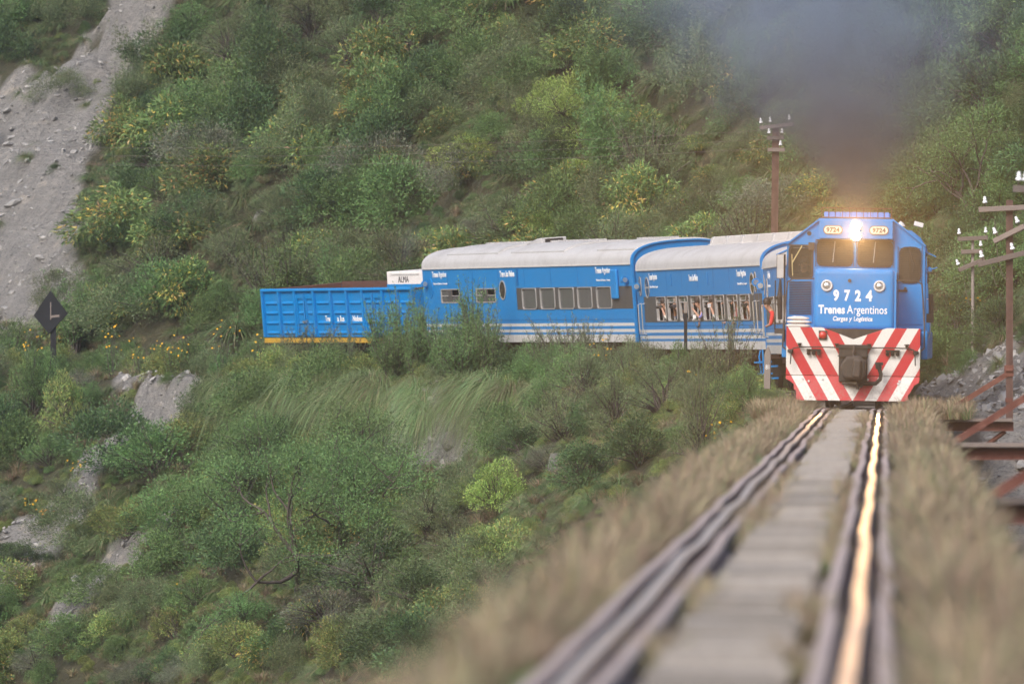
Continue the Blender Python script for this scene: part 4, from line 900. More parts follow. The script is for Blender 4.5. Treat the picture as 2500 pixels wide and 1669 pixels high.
# ================================================================ PASSENGERS (whole figures standing inside, arms at the sill)
def person(parent_obj, y, x, pose, shirt, pants, label, seed=0, hair=(.03, .02, .016), lean=.18, cam_col=None, zf=1.1, face=0):
    rg = random.Random(seed)
    j = {}; E_ = []; rad = {}
    def V(k, p, r, par=None):
        j[k] = p; rad[k] = r
        if par: E_.append((par, k))
    # local: +X towards the window (outwards, -X of the coach), Y along, Z up; feet at 0
    q_ = -.53   # seated: the trunk sits this much lower than standing
    V('pel', (-.05, 0, .92+q_), .14); V('belly', (lean*.35, 0, 1.08+q_), .135, 'pel'); V('chest', (lean*.8, 0, 1.30+q_), .145, 'belly'); V('neck', (lean, 0, 1.45+q_), .055, 'chest')
    V('head', (lean*1.25+.02, 0, 1.56+q_), .08, 'neck'); V('crown', (lean*1.3+.01, 0, 1.66+q_), .08, 'head')
    for s, n in ((1, 'l'), (-1, 'r')):
        V(n+'hip', (-.10-s*.05, .10, .46), .09, 'pel'); V(n+'knee', (-.12-s*.09, .50, .47), .062, n+'hip'); V(n+'ank', (-.12-s*.09, .52, .08), .042, n+'knee'); V(n+'toe', (-.12-s*.09, .66, .035), .035, n+'ank')
        V(n+'sh', (lean*.9, s*.17, 1.37+q_), .058, 'chest')
        if pose == 'camera': el = (lean+.02, s*.25, 1.20); wr = (lean+.10, s*.08, 1.44)
        elif pose == 'rest': el = (lean+.02, s*.26, 1.14); wr = (lean+.10, s*.06, 1.10)
        elif pose == 'onearm': el = (lean+.06, s*.25, 1.22) if s > 0 else (lean+.05, -.24, 1.10); wr = (lean+.18, s*.13, 1.40) if s > 0 else (lean+.08, -.14, 1.04)
        else: el = (lean+.30, s*.26, 1.22); wr = (lean+.50, s*.20, 1.40)
        el = (el[0], el[1], el[2]+q_); wr = (wr[0], wr[1], wr[2]+q_)
        V(n+'el', el, .042, n+'sh'); V(n+'wr', wr, .028, n+'el')
        d = (Vector(wr)-Vector(el)).normalized(); pl = Vector(wr)+d*.06; V(n+'pal', tuple(pl), .03, n+'wr')
        for q in range(4):
            o_ = Vector((0, (q-1.5)*.02, 0)); a = pl+d*.05+o_; V(n+'f%d' % q, tuple(a), .010, n+'pal'); V(n+'g%d' % q, tuple(a+Vector((.01, -s*.03, .03))), .009, n+'f%d' % q)
        V(n+'th', tuple(pl+Vector((0, -s*.05, .01))), .010, n+'pal')
    keys = list(j); me = bpy.data.meshes.new('person'); me.from_pydata([j[k] for k in keys], [(keys.index(a), keys.index(b)) for a, b in E_], [])
    o = link('tmp_person', me); m = o.modifiers.new('s', 'SKIN'); s2 = o.modifiers.new('d', 'SUBSURF'); s2.levels = 1; s2.render_levels = 1
    for i, k in enumerate(keys): me.skin_vertices[0].data[i].radius = (rad[k], rad[k]); me.skin_vertices[0].data[i].use_root = (k == 'pel')
    return o, j, dict(parent=parent_obj, y=y, x=x, shirt=shirt, pants=pants, label=label, hair=hair, cam_col=cam_col, lean=lean, zf=zf, rz=rg.uniform(-.25, .25)+face)
def finish_people(L):
    dg = bpy.context.evaluated_depsgraph_get()
    for o, j, s in L:
        me = bpy.data.meshes.new_from_object(o.evaluated_get(dg)); bpy.data.objects.remove(o)
        me.name = 'person'; me.materials.clear()
        for m in (M['skin'], plain('shirt', s['shirt'], .9), plain('trousers', s['pants'], .9), M['hairdark']): me.materials.append(m)
        nv = len(me.vertices); co = np.empty(nv*3, np.float32); me.vertices.foreach_get('co', co); co = co.reshape(-1, 3)
        mi = []
        sh = Vector(j['lsh']); 
        for p in me.polygons:
            c = p.center
            arm = min((Vector(c)-Vector(j[k])).length for k in ('lwr', 'rwr', 'lpal', 'rpal')) < .20
            mi.append(3 if c.z < .09 else 2 if c.z < .52 else 0 if arm or c.z > .91 else 1)
        me.polygons.foreach_set('material_index', mi); me.polygons.foreach_set('use_smooth', [True]*len(mi))
        P_ = s['parent']; MM = P_.matrix_basis @ Matrix.Translation((s['x'], s['y'], s['zf'])) @ Matrix.Rotation(math.pi+s['rz'], 4, 'Z')
        po = link('person', me); po.matrix_basis = MM; tag(po, s['label'], 'person', 'people aboard the train')
        hc = Vector(j['crown']); b = MB(); n, m = 12, 6
        prof = [(.0, .085), (.05, .078), (.082, .045), (.094, .0), (.092, -.05), (.08, -.085)]
        b.lathe(prof[::-1], Matrix.Translation(hc+Vector((-.018, 0, .015))), 12); b.build('hair', plain('hair', s['hair'], .6), po, smooth=True)
        b = MB(); b.tube([hc+Vector((.075, 0, -.07)), hc+Vector((.105, 0, -.10)), hc+Vector((.08, 0, -.115))], [.012, .016, .01], 6)
        for q in (-1, 1): b.lathe([(0, -.02), (.014, -.012), (.014, .012), (0, .02)], Matrix.Translation(hc+Vector((0, q*.095, -.08))), 6)
        b.build('face_features', M['skin'], po, smooth=True)
        b = MB()
        for q in (-1, 1): b.disc(hc+Vector((.082, q*.035, -.055)), (1, 0, 0), .012, 6, .008)
        b.box(hc.x+.075, hc.x+.092, -.025, .025, hc.z-.152, hc.z-.145); b.build('eyes_and_mouth', M['hairdark'], po)
        if s['cam_col']:
            w = (Vector(j['lpal'])+Vector(j['rpal']))/2
            co_ = empty('camera_in_hands'); co_.matrix_basis = MM @ Matrix.Translation(w+Vector((.03, 0, .03)))
            b = MB(); b.box(-.04, .04, -.075, .075, -.05, .05); b.build('camera_body', plain('camera_case', s['cam_col'], .4), co_, bevel=.01)
            b = MB(); b.cyl((.04, 0, 0), (.12, 0, 0), .036, 12); b.build('camera_lens', M['black'], co_)
            tag(co_, s['cam_label'] if 'cam_label' in s else 'camera held by '+s['label'].replace('passenger', 'the passenger'), 'camera', 'cameras held out of the windows')
PX = -1.04
PP = [person(C1, 14.0, PX, 'camera', (.62, .58, .52), (.05, .06, .1), 'passenger in cream shirt at the leftmost open window', 1, lean=.22, cam_col=(.05, .05, .05)),
      person(C1, 12.45, PX, 'camera', (.25, .38, .62), (.05, .05, .06), 'passenger in light blue shirt at the second open window', 2, hair=(.25, .2, .16), cam_col=(.06, .06, .07)),
      person(C1, 8.75, PX, 'onearm', (.22, .22, .5), (.06, .06, .08), 'passenger in violet top at the fourth open window', 3, lean=.26, cam_col=(.75, .75, .75)),
      person(C1, 7.0, PX+.02, 'camera', (.45, .47, .46), (.05, .05, .05), 'passenger in grey shirt at the fifth open window', 4, lean=.24, cam_col=(.5, .5, .52)),
      person(C1, 5.45, PX, 'rest', (.5, .32, .24), (.06, .05, .05), 'passenger resting bare arms on the sixth open window', 5),
      person(C1, 4.2, PX, 'rest', (.6, .2, .2), (.05, .05, .08), 'passenger in pink top at the seventh open window', 6),
      person(C1, 2.2, PX, 'camera', (.035, .03, .035), (.03, .03, .03), 'passenger in black holding a camera at the rightmost open window', 7, cam_col=(.03, .03, .03)),
      person(C1, 2.75, PX-.0, 'rest', (.3, .22, .17), (.05, .05, .05), 'second passenger looking out of the rightmost open window', 8, lean=.12),
      person(C0, 13.6, PX-.05, 'rest', (.55, .03, .03), (.05, .05, .06), 'passenger in red leaning out beside the locomotive mirror', 9, lean=.30),
      person(LO, 2.6, -1.05, 'rest', (.03, .03, .035), (.03, .03, .04), 'driver in dark clothes behind the open cab window', 10, lean=.05, zf=1.80, face=math.pi/2)]
finish_people(PP)
# ================================================================ PLANT MESHES
def nrm(v): return v/np.maximum(np.linalg.norm(v, axis=-1, keepdims=True), 1e-9)
def leaves(rg, pos, dirv, Ls, Ws, cols, fold=.0):
    n = len(pos); d = nrm(dirv); a = nrm(rg.normal(size=(n, 3))); u = nrm(np.cross(d, a)); w = np.cross(d, u)
    Ls = np.asarray(Ls)[:, None]; Ws = np.asarray(Ws)[:, None]
    v = np.stack([pos, pos+d*Ls*.45+u*Ws*.5, pos+d*Ls+w*Ls*fold, pos+d*Ls*.45-u*Ws*.5], 1).reshape(-1, 3)
    f = np.arange(4*n).reshape(n, 4); return v, f, np.repeat(cols, 4, 0)
def pal(rg, n, entries, jit=.11):
    w = np.array([e[0] for e in entries]); c = np.array([e[1] for e in entries]); k = rg.choice(len(entries), n, p=w/w.sum())
    c = c*.78+(c@np.array([.3, .6, .1]))[:, None]*np.array([1.08, 1.0, .86])*.20
    return np.clip(1.55*c[k]*(1+jit*rg.normal(size=(n, 1)))*(1+.06*rg.normal(size=(n, 3))), .005, .9)
PAL = {'feathery': [(6, (.10, .145, .058)), (3, (.125, .165, .075)), (1, (.16, .155, .085))],
       'lime': [(6, (.18, .28, .045)), (3, (.23, .33, .058)), (1, (.13, .21, .042))],
       'dark': [(6, (.055, .11, .038)), (3, (.072, .135, .042)), (1, (.042, .08, .032))],
       'green': [(6, (.085, .17, .048)), (3, (.11, .20, .054)), (1, (.065, .125, .04))],
       'autumn': [(6, (.09, .16, .042)), (3, (.13, .195, .048)), (.55, (.44, .33, .04)), (.22, (.40, .24, .06)), (.2, (.30, .20, .11))],
       'yellowing': [(5, (.125, .19, .045)), (3, (.17, .215, .05)), (.5, (.32, .26, .055))],
       'grey': [(5, (.13, .15, .105)), (3, (.16, .175, .125)), (1, (.11, .12, .075))],
       'dry': [(5, (.20, .155, .09)), (3, (.26, .20, .115)), (2, (.15, .13, .07))]}
def tubes_np(paths, rads, n=4):
    V = []; F = []; base = 0
    for p, r in zip(paths, rads):
        p = np.asarray(p); m = len(p); d = nrm(np.gradient(p, axis=0)); a = np.tile([.31, .17, .93], (m, 1)); u = nrm(np.cross(d, a)); w = np.cross(d, u)
        ang = 2*np.pi*np.arange(n)/n; ring = p[:, None]+(u[:, None]*np.cos(ang)[None, :, None]+w[:, None]*np.sin(ang)[None, :, None])*np.asarray(r)[:, None, None]
        V.append(ring.reshape(-1, 3)); i = np.arange(m-1)[:, None]*n; k = np.arange(n)[None]; k2 = (k+1) % n
        F.append(np.stack([i+k, i+k2, i+n+k2, i+n+k], -1).reshape(-1, 4)+base); base += m*n
    return np.concatenate(V), np.concatenate(F)
def shrub(seed, kind, nl=2600, lobes=26, hgt=1.35, L=.08, Wd=.03, spread=1.0, droop=.0, shell=.5, lr=(.2, .36), up=.25):
    rg = np.random.default_rng(seed)
    th = rg.uniform(0, 2*np.pi, lobes); cz = rg.uniform(-.15, 1, lobes)**1.0; rr = np.sqrt(np.maximum(0, 1-np.clip(cz, 0, 1)**2))*rg.uniform(.35, 1, lobes)
    C_ = np.stack([rr*np.cos(th)*spread*.85, rr*np.sin(th)*spread*.85, hgt*(.22+.62*np.clip(cz, 0, 1)*rg.uniform(.75, 1.08, lobes))], 1)
    lrad = rg.uniform(*lr, lobes); k = rg.choice(lobes, nl, p=lrad**2/np.sum(lrad**2))
    d = nrm(rg.normal(size=(nl, 3))); rad = (shell+(1-shell)*rg.random(nl))[:, None]
    pos = C_[k]+d*rad*lrad[k][:, None]*np.array([1, 1, .8]); pos[:, 2] = np.maximum(pos[:, 2], -.05)
    out = nrm(pos-np.array([0, 0, .25*hgt])); dv = d*.6+out*.5+rg.normal(size=(nl, 3))*.45+np.array([0, 0, up-droop])
    tone = 1+.20*rg.normal(size=lobes)
    cols = pal(rg, nl, PAL[kind])*tone[k][:, None]
    if kind == 'autumn':   # turning leaves sit together on the same twigs
        lobc = rg.random(lobes) < .15; m = lobc[k] & (rg.random(nl) < .45); cols[m] = pal(rg, int(m.sum()), PAL['autumn'][2:])
    v, f, c = leaves(rg, pos, dv, L*rg.uniform(.6, 1.3, nl), Wd*rg.uniform(.7, 1.3, nl), cols, -.15-droop*.4)
    fol = npmesh(kind+'_foliage', v, f, M['leaf'], c)
    paths = []; rads = []
    for i in range(lobes):
        e = C_[i]; mid = e*np.array([.35, .35, .6])+rg.normal(size=3)*.05; paths.append([(0, 0, -.15), mid*.5, mid, e, e+nrm(e-mid)*lrad[i]*.8]); rads.append([.03, .024, .017, .008, .003])
    sv, sf = tubes_np(paths, rads); st = npmesh('stems', sv, sf, M['bark']); return fol, st
def spray_shrub(seed, kind, stems=40, hgt=2.0, L=.075, Wd=.016, per=70, spread=.55):
    """upright wands feathered with narrow leaves"""
    rg = np.random.default_rng(seed); paths = []; rads = []; P_ = []; D_ = []
    for i in range(stems):
        a = rg.uniform(0, 2*np.pi); h = hgt*rg.uniform(.45, 1.0); o = spread*rg.uniform(.15, 1)*(.5+.5*h/hgt); b0 = np.array([np.cos(a), np.sin(a), 0])*.12*rg.random()
        t = np.linspace(0, 1, 9)[:, None]; bend = rg.normal(size=2)*.12
        p = b0+np.array([np.cos(a), np.sin(a), 0])*o*t**1.3+np.array([0, 0, h])*t+np.concatenate([bend*t**2, 0*t], 1)
        paths.append(p); rads.append(np.linspace(.018, .003, 9))
        tt = rg.uniform(.22, 1, per)**.8; q = np.stack([np.interp(tt, t[:, 0], p[:, x]) for x in range(3)], 1)
        P_.append(q+rg.normal(size=q.shape)*.035); D_.append(rg.normal(size=q.shape)*.6+np.array([0, 0, .75]))
        for sgn in range(4):      # side twigs
            t0 = rg.uniform(.35, .85); q0 = np.array([np.interp(t0, t[:, 0], p[:, x]) for x in range(3)]); dd = nrm(rg.normal(size=3)+np.array([np.cos(a), np.sin(a), .9])); le = rg.uniform(.15, .4)*(1.1-t0)*1.6
            paths.append([q0, q0+dd*le*.5, q0+dd*le]); rads.append([.007, .005, .002]); m = per//4; u = rg.random(m)[:, None]; P_.append(q0+dd*le*u+rg.normal(size=(m, 3))*.025); D_.append(rg.normal(size=(m, 3))*.6+dd*.7)
    pos = np.concatenate(P_); dv = np.concatenate(D_); n = len(pos)
    v, f, c = leaves(rg, pos, dv, L*rg.uniform(.6, 1.3, n), Wd*rg.uniform(.7, 1.4, n), pal(rg, n, PAL[kind]), -.1)
    sv, sf = tubes_np(paths, rads); return npmesh(kind+'_foliage', v, f, M['leaf'], c), npmesh('stems', sv, sf, M['bark'])
def tussock(seed, n=420, out=.42, L=(.6, 1.25), straw=.15, lift=(50, 86), droop=1.0, w=.0085, green=((.10, .17, .055), (.13, .19, .065), (.085, .14, .055)), r0=.14):
    rg = np.random.default_rng(seed); m = 7; t = np.linspace(0, 1, m)[None, :, None]
    a = rg.uniform(0, 2*np.pi, n); el = np.radians(rg.uniform(*lift, n)); Ln = rg.uniform(*L, n)[:, None, None]; hd = np.stack([np.cos(a), np.sin(a), 0*a], 1)[:, None]; b0 = hd*rg.uniform(0, r0, n)[:, None, None]
    dr = droop*rg.uniform(.5, 1.25, n)[:, None, None]
    p = b0+hd*Ln*(np.cos(el)[:, None, None]*t+out*dr*t**2)+np.array([0, 0, 1.0])*Ln*(np.sin(el)[:, None, None]*t-1.0*dr*t**2.2)
    side = nrm(np.cross(hd, np.array([0, 0, 1.])))+0*p; tw = rg.normal(size=(n, 1, 3))*.25; side = nrm(side+tw)
    wd = w*rg.uniform(.6, 1.4, n)[:, None, None]*np.clip(1.15-t**1.5, .08, 1)
    V = np.stack([p-side*wd, p+side*wd], 2).reshape(-1, 3)
    base = (np.arange(n)*m*2)[:, None]+(np.arange(m-1)*2)[None]; F = np.stack([base, base+1, base+3, base+2], -1).reshape(-1, 4)
    cols = pal(rg, n, [(1-straw, green[0]), (1-straw, green[1]), (1-straw, green[2]), (3*straw, (.23, .175, .11))]); return npmesh('grass_blades', V, F, M['blade'], np.repeat(cols, 2*m, 0))
def tree(seed, kind, hgt=4.0, crown=2.2, nl=9000, L=.075, Wd=.03, trunks=3, lean=.25, dead=4):
    rg = np.random.default_rng(seed); paths = []; rads = []; tips = []
    def grow(p, d, le, r, lev):
        q = [p]; dd = d
        for i in range(4):
            dd = nrm(dd+rg.normal(size=3)*.16+np.array([0, 0, .05])); q.append(q[-1]+dd*le/4)
        paths.append(q); rads.append(np.linspace(r, r*.55, 5))
        if lev == 0: tips.append((q[-1], le)); tips.append((q[3], le)); return
        for k in range(rg.integers(2, 5)):
            a = nrm(rg.normal(size=3)+np.array([0, 0, .15])); grow(q[-1 if k < 2 else rg.integers(2, 5)], nrm(dd*.75+a*.8), le*rg.uniform(.6, .85), r*.55, lev-1)
    for k in range(trunks):
        a = rg.uniform(0, 2*np.pi); grow(np.array([.12*np.cos(a), .12*np.sin(a), -.3]), nrm(np.array([np.cos(a)*lean*2, np.sin(a)*lean*2, 1])), hgt*.42, .085, 3)
    tp = np.array([t[0] for t in tips]); tp[:, :2] *= crown/max(np.percentile(np.abs(tp[:, :2]), 97), .1)*.85 if False else 1
    k = rg.integers(0, len(tp), nl); d = nrm(rg.normal(size=(nl, 3))); rad = (.25+.75*rg.random(nl))[:, None]*crown*.27
    pos = tp[k]+d*rad*np.array([1, 1, .6]); dv = d*.6+rg.normal(size=(nl, 3))*.5+np.array([0, 0, .15]); tone = 1+.14*rg.normal(size=len(tp))
    v, f, c = leaves(rg, pos, dv, L*rg.uniform(.6, 1.3, nl), Wd*rg.uniform(.7, 1.3, nl), pal(rg, nl, PAL[kind])*tone[k][:, None], -.1)
    for i in range(dead):     # bare dead twigs
        a = rg.uniform(0, 2*np.pi); p = np.array([0, 0, hgt*rg.uniform(.15, .5)]); dd = nrm(np.array([np.cos(a), np.sin(a), rg.uniform(-.1, .6)]))
        q = [p]
        for _ in range(5): dd = nrm(dd+rg.normal(size=3)*.25); q.append(q[-1]+dd*hgt*.07)
        paths.append(q); rads.append(np.linspace(.02, .004, 6))
    sv, sf = tubes_np(paths, rads, 6); fo = npmesh('crown', v, f, M['leaf'], c); tr = npmesh('trunk', sv, sf, M['bark'])
    return fo, tr
KM = {'feathery': [shrub(10+i, 'feathery', 8500, 40, 1.2, .046, .012, lr=(.12, .36), shell=.2) for i in range(5)],
      'grey': [shrub(20+i, 'grey', 7500, 34, 1.1, .045, .012, shell=.2) for i in range(2)],
      'lime': [shrub(30+i, 'lime', 6500, 38, 1.25, .060, .024, lr=(.12, .33)) for i in range(3)],
      'dark': [shrub(40+i, 'dark', 6800, 36, 1.35, .058, .024, lr=(.14, .36)) for i in range(3)],
      'green': [shrub(50+i, 'green', 7000, 38, 1.25, .052, .018, lr=(.12, .36)) for i in range(4)],
      'autumn': [shrub(60+i, 'autumn', 4200, 32, 1.15, .098, .025, droop=.55, lr=(.14, .34)) for i in range(4)],
      'yellowing': [shrub(70+i, 'yellowing', 5200, 32, 1.05, .055, .024, lr=(.12, .34)) for i in range(3)],
      'dry': [shrub(75+i, 'dry', 3200, 28, 1.0, .07, .009, shell=.1) for i in range(2)],
      'wand': [spray_shrub(80+i, 'green', 44, 2.1, .070, .016, 80) for i in range(3)],
      'thorn': [spray_shrub(85+i, 'feathery', 34, 1.5, .05, .014, 70, .95) for i in range(2)]}
TU = {'tussock': [tussock(100+i) for i in range(4)], 'cascade': [tussock(110+i, 1700, .12, (.7, 1.9), .16, (36, 84), 1.5, .0042, ((.135, .22, .075), (.165, .24, .09), (.11, .185, .068)), .22) for i in range(3)],
      'straw': [tussock(120+i, 150, .42, (.45, .95), .8, (58, 88), .55, .010) for i in range(3)]}
DESC = {'feathery': 'fine-leaved olive shrub', 'grey': 'silvery grey-green shrub', 'lime': 'bright yellow-green bush', 'dark': 'dark green dense bush', 'green': 'mid-green leafy bush', 'autumn': 'yellow-tinged leafy shrub',
        'yellowing': 'low yellowing bush', 'dry': 'dry brown twiggy bush', 'wand': 'tall upright shrub', 'thorn': 'open thorny shrub', 'tussock': 'arching green tussock', 'cascade': 'long drooping tussock', 'straw': 'dry straw tussock'}
PLANTS = []
def put(kind, x, y, z, s, rz, var, sz=1.0, tilt=(0, 0), label=None, group=None):
    nm = {'tussock': 'grass_tussock', 'cascade': 'grass_tussock', 'straw': 'grass_tussock'}.get(kind, 'shrub')
    if kind in TU:
        o = link(nm, TU[kind][var % len(TU[kind])]); o.location = (x, y, z); r = o
    else:
        fo, st = KM[kind][var % len(KM[kind])]; r = empty(nm, (x, y, z)); link('foliage', fo, r); link('stems', st, r)
    r.rotation_euler = (tilt[0], tilt[1], rz); r.scale = (s*rr.uniform(.85, 1.25), s*rr.uniform(.85, 1.25), s*sz) if kind != 'wand' else (s, s, s*sz); r['category'] = 'grass tussock' if kind in TU else 'shrub'
    px, py = proj(x, y, z+.5*s)
    PLANTS.append((r, kind, px, py, label)); return r
def put_px(kind, px, py, wpx, var=0, rz=None, sz=1.0, label=None, base=True, tilt=(0, 0), sink=.05):
    """stand a plant on the ground where that sight line meets the hillside"""
    h = hit(px, py)
    if h is None: return None
    d = -math.sin(YAW)*h[0]+math.cos(YAW)*h[1]; s = wpx*d/FP/2.0
    return put(kind, h[0], h[1], h[2]-sink*s, s, rr.uniform(0, 6.28) if rz is None else rz, var, sz, tilt, label)
rr = random.Random(77)
# ---- plants one can pick out in the photograph (bearing of the foot, breadth)
big = [('lime', 1420, 345, 250, 0, 1.1), ('lime', 1345, 300, 170, 1, 1.1), ('lime', 1500, 350, 160, 2, 1.0), ('lime', 1140, 440, 190, 1, .95), ('lime', 1430, 465, 170, 2, .85), ('lime', 1560, 462, 130, 0, .8), ('lime', 1330, 590, 150, 1, .9), ('lime', 1440, 600, 110, 2, .8),
       ('lime', 1210, 1265, 210, 0, 1.1), ('lime', 1150, 1240, 120, 2, 1.0), ('green', 2400, 430, 260, 1, 1.3), ('green', 2290, 520, 190, 2, 1.2), ('green', 2450, 560, 230, 0, 1.2), ('dark', 2350, 640, 170, 1, 1.1), ('green', 2490, 690, 200, 2, 1.1), ('green', 2250, 640, 150, 1, 1.2),
       ('dark', 2330, 850, 200, 0, 1.0), ('green', 2400, 870, 170, 1, 1.0), ('dark', 2290, 880, 130, 2, 1.1), ('dark', 2440, 840, 200, 1, .9), ('dark', 2480, 640, 200, 2, 1.1), ('dark', 2200, 300, 330, 1, 1.2), ('dark', 2300, 230, 320, 0, 1.2), ('dark', 2420, 300, 300, 2, 1.2), ('dark', 2250, 130, 330, 1, 1.2), ('dark', 2120, 160, 280, 2, 1.2), ('dark', 2430, 70, 320, 0, 1.2), ('dark', 2140, 420, 240, 1, 1.1), ('dark', 2330, 60, 300, 2, 1.1), ('feathery', 2330, 160, 260, 2, 1.1), ('feathery', 2450, 120, 240, 1, 1.1), ('dark', 2490, 250, 200, 0, 1.1),
       ('autumn', 690, 175, 150, 0, 1.1), ('autumn', 735, 270, 170, 1, 1), ('autumn', 910, 345, 190, 2, 1.1), ('autumn', 960, 420, 150, 3, 1), ('autumn', 870, 250, 130, 1, 1), ('autumn', 1240, 130, 170, 2, 1), ('autumn', 1180, 60, 160, 3, 1), ('autumn', 700, 430, 140, 0, .9), ('autumn', 600, 330, 120, 1, .9),
       ('autumn', 1020, 220, 120, 2, 1), ('autumn', 470, 280, 110, 3, .9), ('autumn', 1030, 120, 120, 0, 1), ('autumn', 1230, 250, 120, 1, .9), ('autumn', 1740, 460, 110, 2, .9), ('autumn', 1700, 380, 90, 0, .9),
       ('feathery', 760, 110, 260, 0, 1.2), ('feathery', 560, 150, 200, 1, 1), ('feathery', 1010, 150, 230, 2, 1.1), ('feathery', 850, 170, 200, 3, 1.1), ('feathery', 520, 420, 190, 0, 1), ('feathery', 430, 560, 170, 1, .9), ('green', 400, 500, 170, 1, 1), ('green', 360, 610, 120, 0, 1), ('dark', 370, 420, 150, 2, 1),
       ('feathery', 690, 560, 200, 2, 1), ('feathery', 820, 500, 190, 3, 1), ('feathery', 1000, 520, 180, 1, 1), ('feathery', 560, 660, 190, 0, 1), ('green', 330, 760, 170, 2, 1), ('green', 260, 730, 130, 1, 1.1), ('dark', 450, 730, 190, 0, .8), ('green', 540, 770, 170, 0, .8), ('green', 620, 760, 140, 1, .7),
       ('green', 40, 900, 170, 0, 1.2), ('green', 120, 930, 140, 1, 1), ('grey', 190, 980, 160, 0, 1), ('green', 220, 1010, 130, 2, 1), ('dark', 10, 1110, 190, 1, 1.2), ('yellowing', 200, 1060, 130, 0, 1), ('green', 120, 1140, 150, 0, 1), ('feathery', 160, 1240, 160, 1, .8), ('yellowing', 320, 1320, 190, 1, 1), ('yellowing', 260, 1300, 130, 2, 1),
       ('dark', 40, 1380, 150, 2, .8), ('green', 480, 1500, 190, 1, .9), ('yellowing', 430, 1560, 170, 0, 1), ('green', 600, 1560, 200, 2, .9), ('yellowing', 520, 1640, 180, 1, .9), ('grey', 90, 1650, 150, 1, .9), ('dark', 400, 1680, 180, 0, .8), ('yellowing', 60, 1560, 150, 2, .8),
       ('grey', 800, 1540, 280, 0, .9), ('grey', 900, 1440, 240, 1, .9), ('feathery', 880, 1620, 260, 2, .9), ('feathery', 1020, 1480, 240, 3, .9), ('feathery', 1050, 1310, 230, 0, .9), ('green', 950, 1300, 150, 1, .9), ('feathery', 1120, 1380, 220, 1, 1), ('dark', 700, 1620, 200, 1, .9), ('autumn', 420, 1660, 120, 3, .8), ('autumn', 520, 1580, 110, 2, .8),
       ('feathery', 1380, 1090, 230, 0, 1.2), ('feathery', 1500, 1060, 220, 2, 1.2), ('feathery', 1620, 1020, 230, 3, 1.2), ('feathery', 1560, 960, 220, 1, 1.2), ('feathery', 1430, 980, 200, 2, 1.1), ('green', 1330, 1010, 150, 0, 1), ('dark', 1280, 1120, 170, 2, 1), ('feathery', 1700, 1000, 170, 0, 1.1), ('grey', 1340, 1160, 150, 0, 1), ('dark', 1560, 1140, 200, 0, 1), ('dark', 1420, 1200, 200, 1, 1), ('green', 1680, 1100, 150, 2, .9), ('dark', 1220, 1060, 150, 1, .9),
       ('feathery', 1750, 930, 150, 3, 1), ('green', 1320, 905, 130, 1, 1.1), ('green', 1480, 900, 140, 2, .9)]
for k, px, py, w, v, sz in big: put_px(k, px, py, w, v, sz=sz)
for i, (px, py, w) in enumerate(((225, 590, 110), (250, 500, 100), (200, 540, 90), (300, 540, 110), (270, 460, 90), (240, 640, 110), (320, 470, 100), (400, 110, 120), (480, 90, 130), (560, 90, 110), (370, 190, 90), (1200, 230, 120), (1050, 590, 130), (1110, 600, 120), (1560, 290, 150), (1600, 220, 140), (1650, 320, 150), (1540, 420, 140), (1600, 470, 150), (1640, 560, 150), (1700, 520, 120), (1520, 560, 110), (1200, 500, 100), (1230, 590, 110), (1760, 330, 120), (1690, 130, 140), (1560, 140, 140), (1130, 210, 110), (270, 960, 75), (1660, 440, 120), (1260, 440, 100), (1000, 640, 90), (880, 650, 90))):
    put_px('tussock', px, py, w, i, sz=1.0)
for i, (px, py, w) in enumerate(((560, 1010, 90), (600, 900, 60), (580, 930, 60), (300, 1500, 110), (220, 1560, 110), (160, 1600, 100), (120, 1500, 90), (330, 1440, 90), (400, 1380, 80), (380, 1080, 80), (1310, 930, 90), (1260, 900, 80))): put_px('straw', px, py, w, i)
# ---- the verge between the rails and the drop: plants that stand up in front of the train
def beside(ty, s):
    i = int(np.argmin(np.abs(TRK[:, 1]-ty))); d = TRK[min(i+1, len(TRK)-1)]-TRK[max(i-1, 0)]; d = d/np.hypot(*d); c = np.array([tx(ty), ty])
    return c[0]+d[1]*s, c[1]-d[0]*s
def verge_px(kind, px, s, ytop, wpx, var, foot=None):
    lo, hi = 196., 290.
    for _ in range(40):
        m = (lo+hi)/2; x, y = beside(m, s)
        if proj(x, y, 0)[0] > px: lo = m
        else: hi = m
    z = float(H(np.array([x]), np.array([y]), False)[0])-.05; d = -math.sin(YAW)*x+math.cos(YAW)*y
    hm = {'wand': 2.1, 'thorn': 1.5}.get(kind, 1.3); wm = {'wand': 1.25, 'thorn': 2.0}.get(kind, 2.0)
    hgt = CZ+(841-ytop)/FP*d-z; sz = hgt/hm; sw = wpx*d/FP/wm
    r = put(kind, x, y, z, sw, rr.uniform(0, 6.28), var, sz/sw); return r
for i, (px, s, yt, w) in enumerate(((935, -2.7, 725, 110), (985, -2.6, 692, 120), (1015, -3.1, 740, 110), (1050, -2.7, 742, 110), (1085, -3.2, 765, 110), (1112, -2.6, 730, 110), (1157, -2.7, 672, 120), (1192, -3.0, 745, 100), (1212, -2.6, 790, 90), (960, -3.5, 790, 130), (1130, -3.6, 800, 150))): verge_px('wand', px, s, yt, w, i)
for i, (px, s, yt, w) in enumerate(((1390, -2.6, 745, 200), (1450, -3.0, 765, 160), (1340, -2.7, 775, 130), (1775, -2.6, 738, 210), (1720, -2.9, 790, 130), (760, -2.6, 775, 170), (850, -2.6, 770, 140), (690, -2.7, 800, 110))): verge_px('thorn', px, s, yt, w, i)
